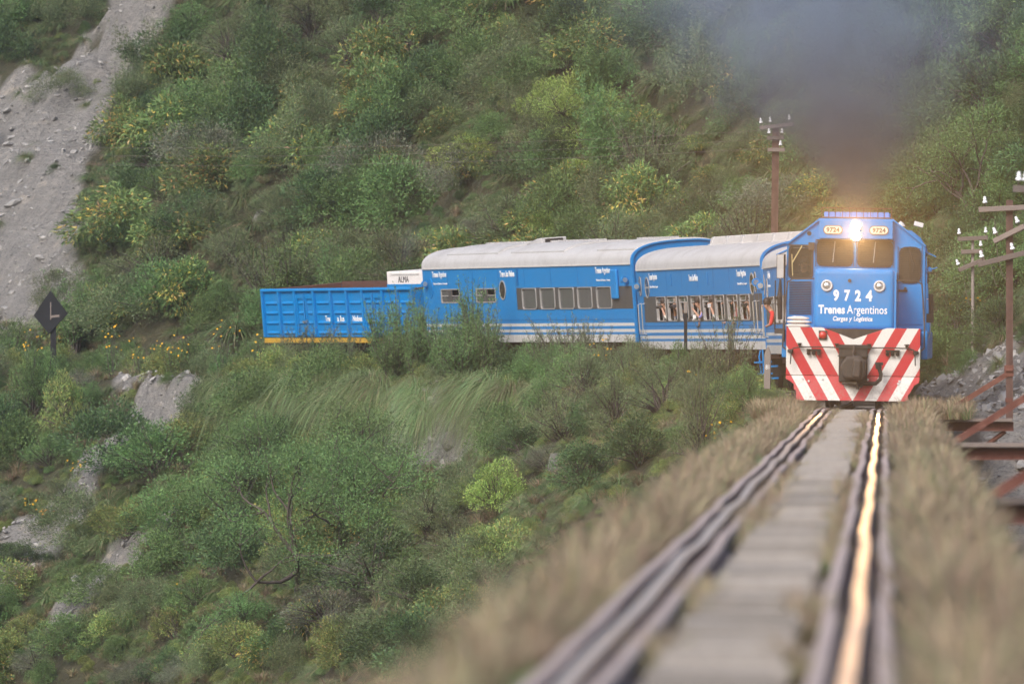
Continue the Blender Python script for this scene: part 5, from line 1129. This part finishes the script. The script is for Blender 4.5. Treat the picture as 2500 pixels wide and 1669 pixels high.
for i, (k, px, s, yt, w) in enumerate((('green', 1290, -3.0, 825, 110), ('green', 1350, -3.3, 815, 120), ('green', 1410, -3.6, 820, 140), ('feathery', 1475, -3.2, 815, 140), ('feathery', 1540, -3.0, 812, 150), ('feathery', 1600, -3.2, 805, 150), ('green', 1655, -3.1, 812, 130), ('feathery', 1700, -3.4, 825, 140), ('feathery', 1760, -3.6, 850, 150), ('green', 1820, -2.8, 860, 100), ('yellowing', 670, -3.0, 835, 100), ('yellowing', 740, -3.2, 838, 120), ('green', 820, -3.1, 830, 120), ('yellowing', 890, -3.2, 832, 120), ('green', 610, -2.8, 815, 120), ('feathery', 540, -2.6, 812, 130), ('green', 470, -2.7, 815, 120), ('green', 400, -2.6, 818, 120), ('yellowing', 330, -2.6, 828, 110), ('green', 260, -2.6, 830, 110), ('dark', 40, -2.8, 820, 150), ('green', 10, -2.7, 800, 150), ('green', 80, -5.0, 825, 170), ('yellowing', 160, -5.2, 868, 130), ('green', 118, -4.7, 850, 110))): verge_px(k, px, s, yt, w, i)
FILL = []     # the rest of the scrub, joined into one mass below
ty_ = 203.0; i = 0
while ty_ < 286:
    for row in range(2):
        s_ = -(2.35+row*.75+rr.uniform(-.25, .3)); x, y = beside(ty_+rr.uniform(-.4, .4), s_); z = float(H(np.array([x]), np.array([y]), False)[0])
        k = rr.choice(['yellowing']*3+['green']*2+['feathery']*3+['tussock']*2+['straw']*2+['thorn']+['dark']); sc = rr.uniform(.55, .95)
        if ty_ > 262: sc *= 1.1
        FILL.append((k, x, y, z-.04, sc, rr.randrange(9)))
    ty_ += rr.uniform(1.0, 1.7)*(1.25 if ty_ < 222 else 1.0); i += 1
ty_ = 237.5; i = 0
while ty_ < 264:      # long grass hanging over the edge of the bench
    x, y = beside(ty_, -(3.75+rr.uniform(-.25, .55))); z = float(H(np.array([x]), np.array([y]), False)[0])
    put('cascade', x, y, z-.03, rr.uniform(.78, 1.12), rr.uniform(0, 6.28), i, rr.uniform(.9, 1.1)); ty_ += rr.uniform(.75, 1.15); i += 1
# ---- the rest of the scrub, set at random where the slope shows
pts = [(p[2], p[3]) for p in PLANTS]
def clearance(px, py, r): return all((px-a)**2+((py-b)*1.25)**2 > r*r for a, b in pts)
tries = 0; added = 0
kinds_hill = ['feathery']*7+['thorn']*2+['wand']+['autumn']*5+['green']*4+['dark']*4+['tussock']*4+['dry']+['grey']
kinds_low = ['feathery']*3+['green']*4+['dark']*2+['yellowing']*4+['tussock']*2+['straw']*3+['dry']+['grey']+['autumn']
kinds_right = ['dark']*5+['green']*4+['feathery']*2
while tries < 9000 and added < 470:
    tries += 1; px = rr.uniform(-120, 2620); py = rr.uniform(-90, 1700)
    if px > 1240+max(0, (1250-py))*1.1 and py > 1000: continue
    if not clearance(px, py, 50 if py < 640 else 58): continue
    h = hit(px, py)
    if h is None: continue
    x, y, z = h; s_, ty_ = sdist(np.array([x]), np.array([y])); s_ = float(s_[0])
    if -2.6 < s_ < 3.2 or (y < 196 and s_ > -2): continue
    near_edge = s_ < 0 and s_ > -4.2
    if scree_at(np.array([x, x-.5, x+.5, x]), np.array([y, y-.5, y, y-1.5])).any() and rr.random() < .985: continue
    k = rr.choice(kinds_right if px > 2180 else kinds_hill if s_ > 0 else kinds_low)
    w = rr.uniform(140, 300)*(.55 if near_edge else 1)*(.8 if k in TU or k in ('yellowing', 'dry') else 1)
    d = -math.sin(YAW)*x+math.cos(YAW)*y; s = w*d/FP/2
    if added < 95: put(k, x, y, z-.06*s, s*1.05, rr.uniform(0, 6.28), rr.randrange(9), rr.uniform(.8, 1.15))
    else: FILL.append((k, x, y, z-.06*s, s, rr.randrange(9)))
    pts.append((px, py)); added += 1
# ---- trees
def tree_obj(px, py, fo_tr, s, rz, label, hsc=1.0):
    h = hit(px, py); r = empty('tree', (h[0], h[1], h[2]-.1), (0, 0, rz)); r.scale = (s, s, s*hsc); link('crown', fo_tr[0], r); link('trunk', fo_tr[1], r); tag(r, label, 'tree'); return r
T1 = tree(201, 'green', 3.6, 2.2, 44000, .055, .018, 3, .35, 10); T2 = tree(202, 'lime', 3.0, 2.4, 13000, .062, .022, 3, .3, 3); T4 = tree(204, 'green', 3.0, 2.4, 15000, .06, .022, 3, .3, 3); T3 = tree(203, 'green', 3.2, 2.0, 28000, .056, .018, 2, .25, 12)
tree_obj(735, 1440, T1, 1.36, .4, 'large spreading green tree with bare lower branches on the slope below the wagon')
tree_obj(865, 1330, T3, 1.10, 2.2, 'smaller dark-stemmed tree right of the large tree below the wagon')
tree_obj(590, 1330, T3, 1.05, 4.2, 'small green tree left of the large tree below the wagon')
tree_obj(2400, 560, T4, .95, 1.0, 'fresh green tree high on the slope right of the smoke')
tree_obj(1400, 360, T2, .85, 2.5, 'bright green tree in the middle of the hillside above the white roofs')
# ---- flowering plants
def verge_point(px, s):
    lo, hi = 196., 290.
    for _ in range(40):
        m = (lo+hi)/2; x, y = beside(m, s)
        if proj(x, y, 0)[0] > px: lo = m
        else: hi = m
    return x, y, float(H(np.array([x]), np.array([y]), False)[0])
def flowers(px, py, n, spread, seed, label, orange=False, hgt=.55, verge=None):
    h = verge_point(px, verge) if verge else hit(px, py); rg = np.random.default_rng(seed); r = empty('flowering_plant', (h[0], h[1], h[2]-.02)); tag(r, label, 'flower')
    paths = []; rads = []; b = MB(); P_ = []; D_ = []
    for i in range(n):
        a = rg.uniform(0, 6.28); o_ = spread*math.sqrt(rg.random()); top = np.array([o_*math.cos(a), o_*math.sin(a), hgt*rg.uniform(.6, 1.15)]); bs = np.array([top[0]*.35, top[1]*.35, -.05])
        mid = (bs+top)/2+rg.normal(size=3)*.03; paths.append([bs, mid, top]); rads.append([.008, .006, .004])
        tiltv = Vector((rg.normal()*.35-.05, -0.75, .55)).normalized(); MM = Matrix.Translation(Vector(top)) @ Vector((0, 0, 1)).rotation_difference(tiltv).to_matrix().to_4x4()
        rad = rg.uniform(.022, .042); np_ = 9; vs = [MM @ Vector((0, 0, .012))]+[MM @ Vector((rad*(1 if q % 2 == 0 else .62)*math.cos(q*math.pi/np_), rad*(1 if q % 2 == 0 else .62)*math.sin(q*math.pi/np_), 0)) for q in range(2*np_)]
        b.add(vs, [(0, 1+q, 1+(q+1) % (2*np_)) for q in range(2*np_)])
        m = 26; u = rg.random(m)[:, None]; P_.append(bs+(top-bs)*u*.92+rg.normal(size=(m, 3))*.03); D_.append(rg.normal(size=(m, 3))+np.array([0, 0, .2]))
    b.build('blossoms', M['petalo'] if orange else M['petal'], r); pos = np.concatenate(P_); n2 = len(pos)
    v, f, c = leaves(rg, pos, np.concatenate(D_), .08*rg.uniform(.6, 1.3, n2), .026*rg.uniform(.7, 1.3, n2), pal(rg, n2, PAL['green']), -.1); link('foliage', npmesh('foliage', v, f, M['leaf'], c), r)
    sv, sf = tubes_np(paths, rads); link('stems', npmesh('stems', sv, sf, M['bark']), r)
for i, (px, s_v, n, sp, hg, lb) in enumerate(((1462, -3.3, 18, .32, 1.28, 'yellow flowers blooming in front of the closed-window coach'), (1800, -3.2, 12, .4, .75, 'yellow flowers at the foot of the bush left of the locomotive'), (426, -3.4, 15, .45, 1.15, 'brightest patch of yellow flowers left of the open wagon'), (275, -3.4, 12, .35, 1.5, 'tall yellow flowers right of the diamond sign'), (350, -3.4, 14, .7, 1.1, 'scattered yellow flowers between the sign and the bright patch'), (550, -3.3, 10, .5, 1.55, 'tall yellow flowers just left of the open wagon'), (78, -3.8, 12, .35, 1.3, 'yellow flowers just left of the black diamond sign'), (640, -3.0, 6, .3, 1.2, 'few yellow flowers at the left corner of the wagon'), (1690, -3.6, 5, .3, .8, 'three or four yellow flowers below the black post'))):
    flowers(px, 0, n, sp, 300+i, lb, hgt=hg, verge=s_v)
for i, (px, py, n, sp, hg, lb) in enumerate(((180, 1185, 10, .35, .6, 'yellow flowers beside the grey gully low on the left'), (80, 1275, 10, .3, .4, 'few yellow flowers low at the left edge'), (2345, 800, 18, .5, .7, 'yellow flowers right of the locomotive below the slim pole'), (860, 1100, 14, .8, .7, 'yellow flowers on top of the large green tree crown'), (420, 1480, 4, .3, .5, 'lone yellow flowers in the grass at lower left'))):
    flowers(px, py, n, sp, 330+i, lb, hgt=hg)
flowers(112, 1295, 34, .28, 350, 'orange flowering bush beside the grey gully at lower left', True, .45)
# ---- labels: kind, where it stands, and its place among its like there
def zone(px, py, s):
    if px > 2180: return 'on the shaded slope right of the locomotive' if py < 620 else 'among the bushes beside the right-hand poles'
    if s > 0:
        if px < 330: return 'beside the grey rock scar'
        if py < 230: return 'along the top edge above the '+('open wagon' if px < 1000 else 'closed-window coach' if px < 1540 else 'tall pole')
        if py < 430: return 'halfway up the hillside above the '+('open wagon' if px < 1000 else 'closed-window coach' if px < 1540 else 'open-window coach')
        return 'low on the hillside just behind the '+('open wagon' if px < 1000 else 'closed-window coach' if px < 1540 else 'open-window coach')
    if py < 1000: return 'on the verge below the '+('diamond sign' if px < 450 else 'open wagon' if px < 1000 else 'closed-window coach' if px < 1540 else 'open-window coach')
    if py < 1290: return 'on the lower slope '+('at the left edge' if px < 250 else 'beside the grey gully' if px < 560 else 'around the large tree' if px < 950 else 'below the hanging grass' if px < 1290 else 'left of the embankment')
    return 'in the bottom '+('left corner' if px < 330 else 'foreground below the large tree' if px < 800 else 'foreground by the blurred grass')
ORD = ['leftmost', 'second', 'third', 'fourth', 'fifth', 'sixth', 'seventh', 'eighth', 'ninth', 'tenth', 'eleventh', 'twelfth', 'thirteenth', 'fourteenth', 'fifteenth', 'sixteenth', 'seventeenth', 'eighteenth', 'nineteenth', 'twentieth', 'twenty-first', 'twenty-second', 'twenty-third', 'twenty-fourth']
grp = {}
for r, k, px, py, lb in PLANTS:
    s_ = float(sdist(np.array([r.location.x]), np.array([r.location.y]))[0][0]); grp.setdefault((k, zone(px, py, s_)), []).append((px, r))
for (k, zn), L_ in grp.items():
    L_.sort(key=lambda a: a[0]); n = len(L_)
    for i, (px, r) in enumerate(L_):
        pre = '' if n == 1 else 'leftmost ' if i == 0 else 'rightmost ' if i == n-1 else ''
        post = '' if n == 1 or pre else ', %s from left' % ORD[min(i, 23)]
        r['label'] = (pre+DESC[k]+' '+zn+post); r['group'] = DESC[k]+'s on the hillside'
# ================================================================ GROUND COVER (uncountable)
def scatter(name, src, P3, rot, scl, idx, kind='stuff', label=None):
    c = bpy.data.collections.new(name+'_sources')
    for i, me in enumerate(src):
        o = bpy.data.objects.new('%s_%03d' % (name, i), me); c.objects.link(o)
    me = bpy.data.meshes.new(name); me.vertices.add(len(P3)); me.vertices.foreach_set('co', np.asarray(P3, np.float32).ravel())
    a = me.attributes.new('rot', 'FLOAT_VECTOR', 'POINT'); a.data.foreach_set('vector', np.asarray(rot, np.float32).ravel())
    sv_ = np.asarray(scl, np.float32)[:, None]*np.random.default_rng(len(P3)).uniform(.8, 1.25, (len(P3), 3)).astype(np.float32); a = me.attributes.new('scl', 'FLOAT_VECTOR', 'POINT'); a.data.foreach_set('vector', sv_.ravel()); a = me.attributes.new('idx', 'INT', 'POINT'); a.data.foreach_set('value', np.asarray(idx, np.int32))
    o = link(name, me); g = bpy.data.node_groups.new(name, 'GeometryNodeTree'); g.interface.new_socket('Geometry', in_out='INPUT', socket_type='NodeSocketGeometry'); g.interface.new_socket('Geometry', in_out='OUTPUT', socket_type='NodeSocketGeometry')
    N = g.nodes.new; gi = N('NodeGroupInput'); go = N('NodeGroupOutput'); ip = N('GeometryNodeInstanceOnPoints'); ci = N('GeometryNodeCollectionInfo'); ci.inputs[0].default_value = c; ci.inputs['Separate Children'].default_value = True; ci.inputs['Reset Children'].default_value = True
    def na(n, t):
        q = N('GeometryNodeInputNamedAttribute'); q.data_type = t; q.inputs[0].default_value = n; return [x for x in q.outputs if x.enabled and x.name == 'Attribute'][0]
    ip.inputs['Pick Instance'].default_value = True; l = g.links.new
    l(gi.outputs[0], ip.inputs['Points']); l(ci.outputs[0], ip.inputs['Instance']); l(na('idx', 'INT'), ip.inputs['Instance Index']); l(na('rot', 'FLOAT_VECTOR'), ip.inputs['Rotation']); l(na('scl', 'FLOAT_VECTOR'), ip.inputs['Scale']); l(ip.outputs[0], go.inputs[0])
    m = o.modifiers.new('scatter', 'NODES'); m.node_group = g; tag(o, label, kind='stuff'); return o
rg = np.random.default_rng(9)
# low scrub between the bushes
small = [KM[k][i][0] for k, i in (('feathery', 0), ('green', 1), ('yellowing', 0), ('dark', 1), ('yellowing', 2), ('dry', 0), ('autumn', 1))]+[TU['tussock'][0], TU['straw'][0], TU['straw'][1], TU['tussock'][2]]
P3 = []; sc_ = []; ix_ = []
N0 = 45000; sx_ = rg.uniform(-34, 7, N0*4); sy_ = rg.uniform(186, 314, N0*4); zz_ = H(sx_, sy_, False); s_, _ = sdist(sx_, sy_); qx, qy = proj(sx_, sy_, zz_)
sc_m = scree_at(sx_, sy_)
ok = (qx > -160) & (qx < 2660) & (qy > -120) & (qy < 1760) & ((s_ > 2.5) | (s_ < -1.75)) & ~((sy_ < 197) & (np.abs(s_) < 2.3)) & (~sc_m | (rg.random(len(sx_)) < .035))
sel = np.nonzero(ok)[0][:14000]
patch = fbm(sx_[sel]*.5, sy_[sel]*.3, 61, 3)
hillw = np.array([4, 2, .4, 2, .3, 1, .6, 7, 2.5, 1.5, 6.]); loww = np.array([2, 3, 3, 1, 2, 1, .3, 4, 6, 5, 4.]); hillw /= hillw.sum(); loww /= loww.sum()
for i, p in zip(sel, patch):
    low = s_[i] < 0; k = int(rg.choice(11, p=loww if low else hillw))
    if p > .13 and low: k = int(rg.choice([8, 9, 2]))
    if p > .17 and not low: k = int(rg.choice([8, 9, 5, 7]))
    edge = abs(s_[i]) < 3.4
    sc_.append(rg.uniform(.15, .34)*(1.0 if not edge else .85)*(1.9 if k >= 7 else 1)); ix_.append(k); P3.append((sx_[i], sy_[i], zz_[i]-.02))
src_ix = {}
for k, x, y, z, sc, v in FILL:
    me_ = TU[k][v % len(TU[k])] if k in TU else KM[k][v % len(KM[k])][0]
    if me_.name not in src_ix: src_ix[me_.name] = len(small); small.append(me_)
    P3.append((x, y, z)); sc_.append(sc); ix_.append(src_ix[me_.name])
n = len(P3); rot = np.stack([rg.normal(size=n)*.12, rg.normal(size=n)*.12, rg.uniform(0, 6.28, n)], 1)
scatter('undergrowth', small, P3, rot, sc_, ix_, label='low mixed scrub and herbs covering the slopes')
# dry grass along both sides of the bridge deck and the track verge
gt = [tussock(140+i, 60, .42, (.25, .55), .86, (60, 89), .35, .006, r0=.10) for i in range(4)]+[tussock(146+i, 45, .42, (.18, .4), .35, (55, 88), .45, .006, r0=.09) for i in range(2)]
def strip(n, y0, y1, x0, x1, bias=1.0): return rg.uniform(x0, x1, n), y0+(y1-y0)*rg.random(n)**bias
XS = []; YS = []; SCL = []; IDX = []
for (n, y0, y1, x0, x1, s0, s1, gr) in ((3600, 14, 186, -1.82, -1.49, .30, .72, .34), (900, 80, 186, -2.0, -1.75, .4, .85, .15), (4200, 14, 186, .13, .66, .32, .80, .28), (1300, 14, 186, .55, .70, .45, .9, .10), (1500, 14, 184, -1.02, -.92, .25, .6, .5), (1500, 14, 184, -.44, -.33, .25, .6, .5), (300, 14, 184, -1.16, -.2, .12, .25, .8), (120, 16, 75, -1.84, -1.55, .7, 1.1, .2), (160, 16, 75, .2, .70, .8, 1.2, .2), (160, 60, 186, -1.95, -1.55, .7, 1.05, .6), (200, 60, 186, .2, .70, .7, 1.1, .4), (700, 183, 200, -2.6, -1.5, .6, 1.1, .2), (700, 180, 200, .4, 1.6, .6, 1.15, .15)):
    x, y = strip(n, y0, y1, x0, x1); m = fbm(x*.9, y*.22, 91, 3) if n > 1000 else np.zeros(n)
    keep = m > (-.16 if s0 > .3 else .0); x, y, m = x[keep], y[keep], m[keep]
    XS.append(x); YS.append(y); SCL.append(rg.uniform(s0, s1, len(x))*(1+1.0*m)); IDX.append(np.where(rg.random(len(x)) < gr, rg.integers(4, 6, len(x)), rg.integers(0, 4, len(x))))
XS = np.concatenate(XS); YS = np.concatenate(YS); n = len(XS); ZS = np.where(YS < 188.5, -.18, H(XS, YS, False)-.02)
scatter('dry_grass', gt, np.stack([XS, YS, ZS], 1), np.stack([rg.normal(size=n)*.10, rg.normal(size=n)*.10, rg.uniform(0, 6.28, n)], 1), np.concatenate(SCL), np.concatenate(IDX), label='dry tan grass growing along both sides of the track')
# slate chips on the bare ground
def stone(seed):
    r_ = np.random.default_rng(seed); bm = bmesh.new(); bmesh.ops.create_icosphere(bm, subdivisions=1, radius=1)
    for v in bm.verts: v.co = Vector((v.co.x*r_.uniform(.7, 1.3), v.co.y*r_.uniform(.5, 1), v.co.z*r_.uniform(.25, .5)))
    me = bpy.data.meshes.new('slate_chip'); bm.to_mesh(me); bm.free(); me.materials.append(M['chip']); return me
def chipm():
    t = NT('slate_chip'); oi = t.node('ShaderNodeObjectInfo').outputs['Random']; n = t.noise(t.co(), 3, 4); t.base(t.mix(n, t.ramp(oi, [(0, (.19, .19, .195)), (.6, (.32, .315, .31)), (1, (.50, .485, .47))]), (.26, .25, .24))); return t.set(Roughness=.9)
M['chip'] = chipm(); st_ = [stone(i) for i in range(5)]
ax = rg.uniform(-34, 7, 90000); ay = rg.uniform(184, 312, 90000); inn = scree_at(ax, ay, .3); sel = np.nonzero(inn)[0][:6500]; az = H(ax[sel], ay[sel]); 
rkk = rough(ax[sel], ay[sel]); n = len(sel)
right = ax[sel] > 0
scatter('slate_scree', st_, np.stack([ax[sel], ay[sel], az+rkk+.01], 1), np.stack([rg.normal(size=n)*.5, rg.normal(size=n)*.5, rg.uniform(0, 6.28, n)], 1), np.exp(rg.normal(size=n)*.55)*np.where(right, .05, .042)*np.where(rg.random(n) < .06, 2.2, 1), rg.integers(0, 5, n), label='loose slate chips on the bare slopes')
# single boulders one can pick out
def boulder(px, py, w, seed, label, flat=.8):
    h = hit(px, py); r_ = np.random.default_rng(seed); bm = bmesh.new(); bmesh.ops.create_icosphere(bm, subdivisions=2, radius=1)
    for v in bm.verts:
        c_ = v.co; k = 1+.75*(vnoise(c_.x*1.6+seed, c_.y*1.6+c_.z*1.3, seed)-.5)+.22*(vnoise(c_.x*4+seed, c_.z*4+c_.y*2, seed+1)-.5); v.co = Vector((c_.x*k, c_.y*k*.7, c_.z*k*flat))
    me = bpy.data.meshes.new('boulder'); bm.to_mesh(me); bm.free(); me.materials.append(M['rock']); o = link('boulder', me); d = h[1]; s = w*d/FP/2; o.location = (h[0], h[1], h[2]-.45*s*flat); o.scale = (s, s, s); o.rotation_euler = (r_.normal()*.2, r_.normal()*.2, r_.uniform(-.6, .6)); tag(o, label, 'rock', 'rocks on the slopes')
t_ = NT('slate_rock'); co_ = t_.co(); n_ = t_.noise(co_, 2.2, 8, .7, (1, 1, 2.5)); n2_ = t_.noise(co_, 9, 5, .7); t_.base(t_.mix(n_, t_.mix(n2_, (.13, .13, .13), (.22, .215, .21)), (.30, .29, .275))); t_.bump(t_.math('ADD', n_, n2_), .8, .1); M['rock'] = t_.set(Roughness=.9)
for a in ((735, 395, 70, 1, 'upright grey rock slab on the hillside above the wagon', 1.3), (590, 420, 60, 2, 'grey outcrop low on the hillside above the wagon', .9), (640, 540, 60, 3, 'mossy grey rock wall on the hillside left of the coach roof', 1.2), (1525, 380, 70, 4, 'pale crumbling rock face below the bright green tree', .7), (950, 620, 60, 5, 'dark rock just behind the white cabinet', .8), (1110, 1075, 70, 6, 'pale streaked rock under the hanging grass', .8), (1190, 1045, 50, 7, 'pale rock below the right end of the hanging grass', .9), (1010, 1110, 70, 8, 'grey rock face at the foot of the hanging grass', .9), (2310, 945, 30, 9, 'pale boulder on the scree right of the locomotive', .8), (2385, 925, 34, 10, 'flat dark rock at the top of the scree by the bracket', .5), (1370, 1130, 60, 11, 'brown streaked rock at the foot of the embankment bushes', 1.1), (90, 770, 60, 12, 'dark rock right behind the diamond sign', .9), (330, 1030, 60, 13, 'pale rock in the grey gully', .8), (170, 1345, 26, 14, 'white stone at the edge of the lower gully', 1.2), (880, 1040, 60, 15, 'grey rock half hidden left of the hanging grass', 1.0)): boulder(*a)
# ================================================================ SMOKE AND AIR
def plume(name, pts, rads, dens, col, label, seed, nsc=.9, absn=None):
    """closed tube of smoke rising along pts; density falls off towards its skin and thins with height"""
    b = MB(); P_ = [Vector(p) for p in pts]; o0 = P_[0].copy(); N_ = 30; q = []; r_ = []
    cum = [0]
    for i in range(len(P_)-1): cum.append(cum[-1]+(P_[i+1]-P_[i]).length)
    for i in range(N_+1):
        u = cum[-1]*i/N_; p = Vector([np.interp(u, cum, [v[k] for v in P_]) for k in range(3)])-o0; q.append(p); r_.append(float(np.interp(u, cum, rads)))
    b.tube(q, r_, 18); o = b.build(name, [], None); o.data.materials.clear()
    t = NT(name); t.n.remove(t.p); co = t.co(); s = t.node('ShaderNodeSeparateXYZ'); t.L(co, s.inputs[0]); z = s.outputs[2]; zt = q[-1].z
    # distance from the (height-dependent) axis, in units of the radius there
    def curve(vals):
        n = t.node('ShaderNodeFloatCurve'); c = n.mapping.curves[0]; lo, hi = min(vals), max(vals); rngv = (hi-lo) or 1
        pts_ = [((q[i].z)/zt, (vals[i]-lo)/rngv) for i in range(0, N_+1, 3)]
        while len(c.points) < len(pts_): c.points.new(.5, .5)
        for p_, (a, bb) in zip(c.points, pts_): p_.location = (min(1, max(0, a)), bb); p_.handle_type = 'AUTO'
        n.mapping.update(); t.L(t.math('DIVIDE', z, zt), n.inputs['Value']); return t.math('ADD', t.math('MULTIPLY', n.outputs[0], rngv), lo)
    wv = t.node('ShaderNodeTexNoise'); wv.inputs['Scale'].default_value = nsc*.6; wv.inputs['Detail'].default_value = 2; t.L(co, wv.inputs['Vector'])
    ax = curve([p.x for p in q]); ay = curve([p.y for p in q]); ar = curve(r_)
    dx = t.math('SUBTRACT', s.outputs[0], ax); dy = t.math('SUBTRACT', s.outputs[1], ay)
    d = t.math('DIVIDE', t.math('SQRT', t.math('ADD', t.math('MULTIPLY', dx, dx), t.math('MULTIPLY', dy, dy))), ar)
    n = t.node('ShaderNodeTexNoise'); n.inputs['Scale'].default_value = nsc; n.inputs['Detail'].default_value = 4; n.inputs['Roughness'].default_value = .6; n.inputs['Distortion'].default_value = .5; t.L(co, n.inputs['Vector'])
    edge = t.math('SUBTRACT', 1.0, d, clamp=True); edge = t.math('POWER', edge, 2.0)
    nn = t.math('MULTIPLY', t.math('SUBTRACT', t.math('ADD', n.outputs[0], t.math('MULTIPLY', edge, .42)), .47, clamp=True), 6.5)
    h = t.math('DIVIDE', z, zt); fade = t.ramp(h, [(0, (dens[0],)*3), (.12, (dens[1],)*3), (.4, (dens[2],)*3), (.75, (dens[3],)*3), (1.0, (dens[3]*.6,)*3)])
    de = t.math('MULTIPLY', t.math('MULTIPLY', edge, nn), fade)
    pv = t.node('ShaderNodeVolumePrincipled'); t.L(t.ramp(h, [(0, col[0]), (.25, col[1]), (.6, col[2])]), pv.inputs['Color']); t.L(de, pv.inputs['Density']); pv.inputs['Anisotropy'].default_value = 0.0
    t.L(pv.outputs[0], t.out.inputs['Volume']); o.data.materials.append(t.m); o.location = o0; tag(o, label, 'smoke', kind='stuff'); return o
lz = unproj(2090, 500, 194.)
plume('exhaust_smoke', [(lz[0], 194, 3.75), unproj(2085, 440, 194.5), unproj(2070, 360, 195.2), unproj(2040, 260, 196), unproj(2010, 120, 197), unproj(1990, -20, 198), unproj(1980, -260, 199.5)],
      [.55, 1.3, 2.5, 4.2, 6.0, 7.2, 7.8], (3.2, 1.8, .42, .17), ((.22, .18, .165), (.26, .265, .31), (.44, .56, .76)), 'dark diesel smoke rising above the locomotive', 3, 1.15)
lz = unproj(985, 640, 262.)
plume('faint_smoke', [lz, unproj(1000, 590, 262.5), unproj(1010, 540, 263)], [.5, .8, .9], (.16, .2, .16, .08), ((.3, .33, .4), (.3, .34, .42), (.3, .36, .46)), 'faint bluish puff of smoke behind the white cabinet', 8, 1.4)
HAZE = True
if HAZE:
    b = MB(); b.box(-68, 34, -6, 354, -18, 62); hz = b.build('haze', [], None); hz.data.materials.clear()
    t = NT('thin_haze'); t.n.remove(t.p); pv = t.node('ShaderNodeVolumePrincipled'); pv.inputs['Color'].default_value = (.86, .90, .98, 1); pv.inputs['Density'].default_value = .00042; pv.inputs['Anisotropy'].default_value = .85
    t.L(pv.outputs[0], t.out.inputs['Volume']); hz.data.materials.append(t.m); tag(hz, 'thin haze in the valley air', 'haze', kind='stuff')
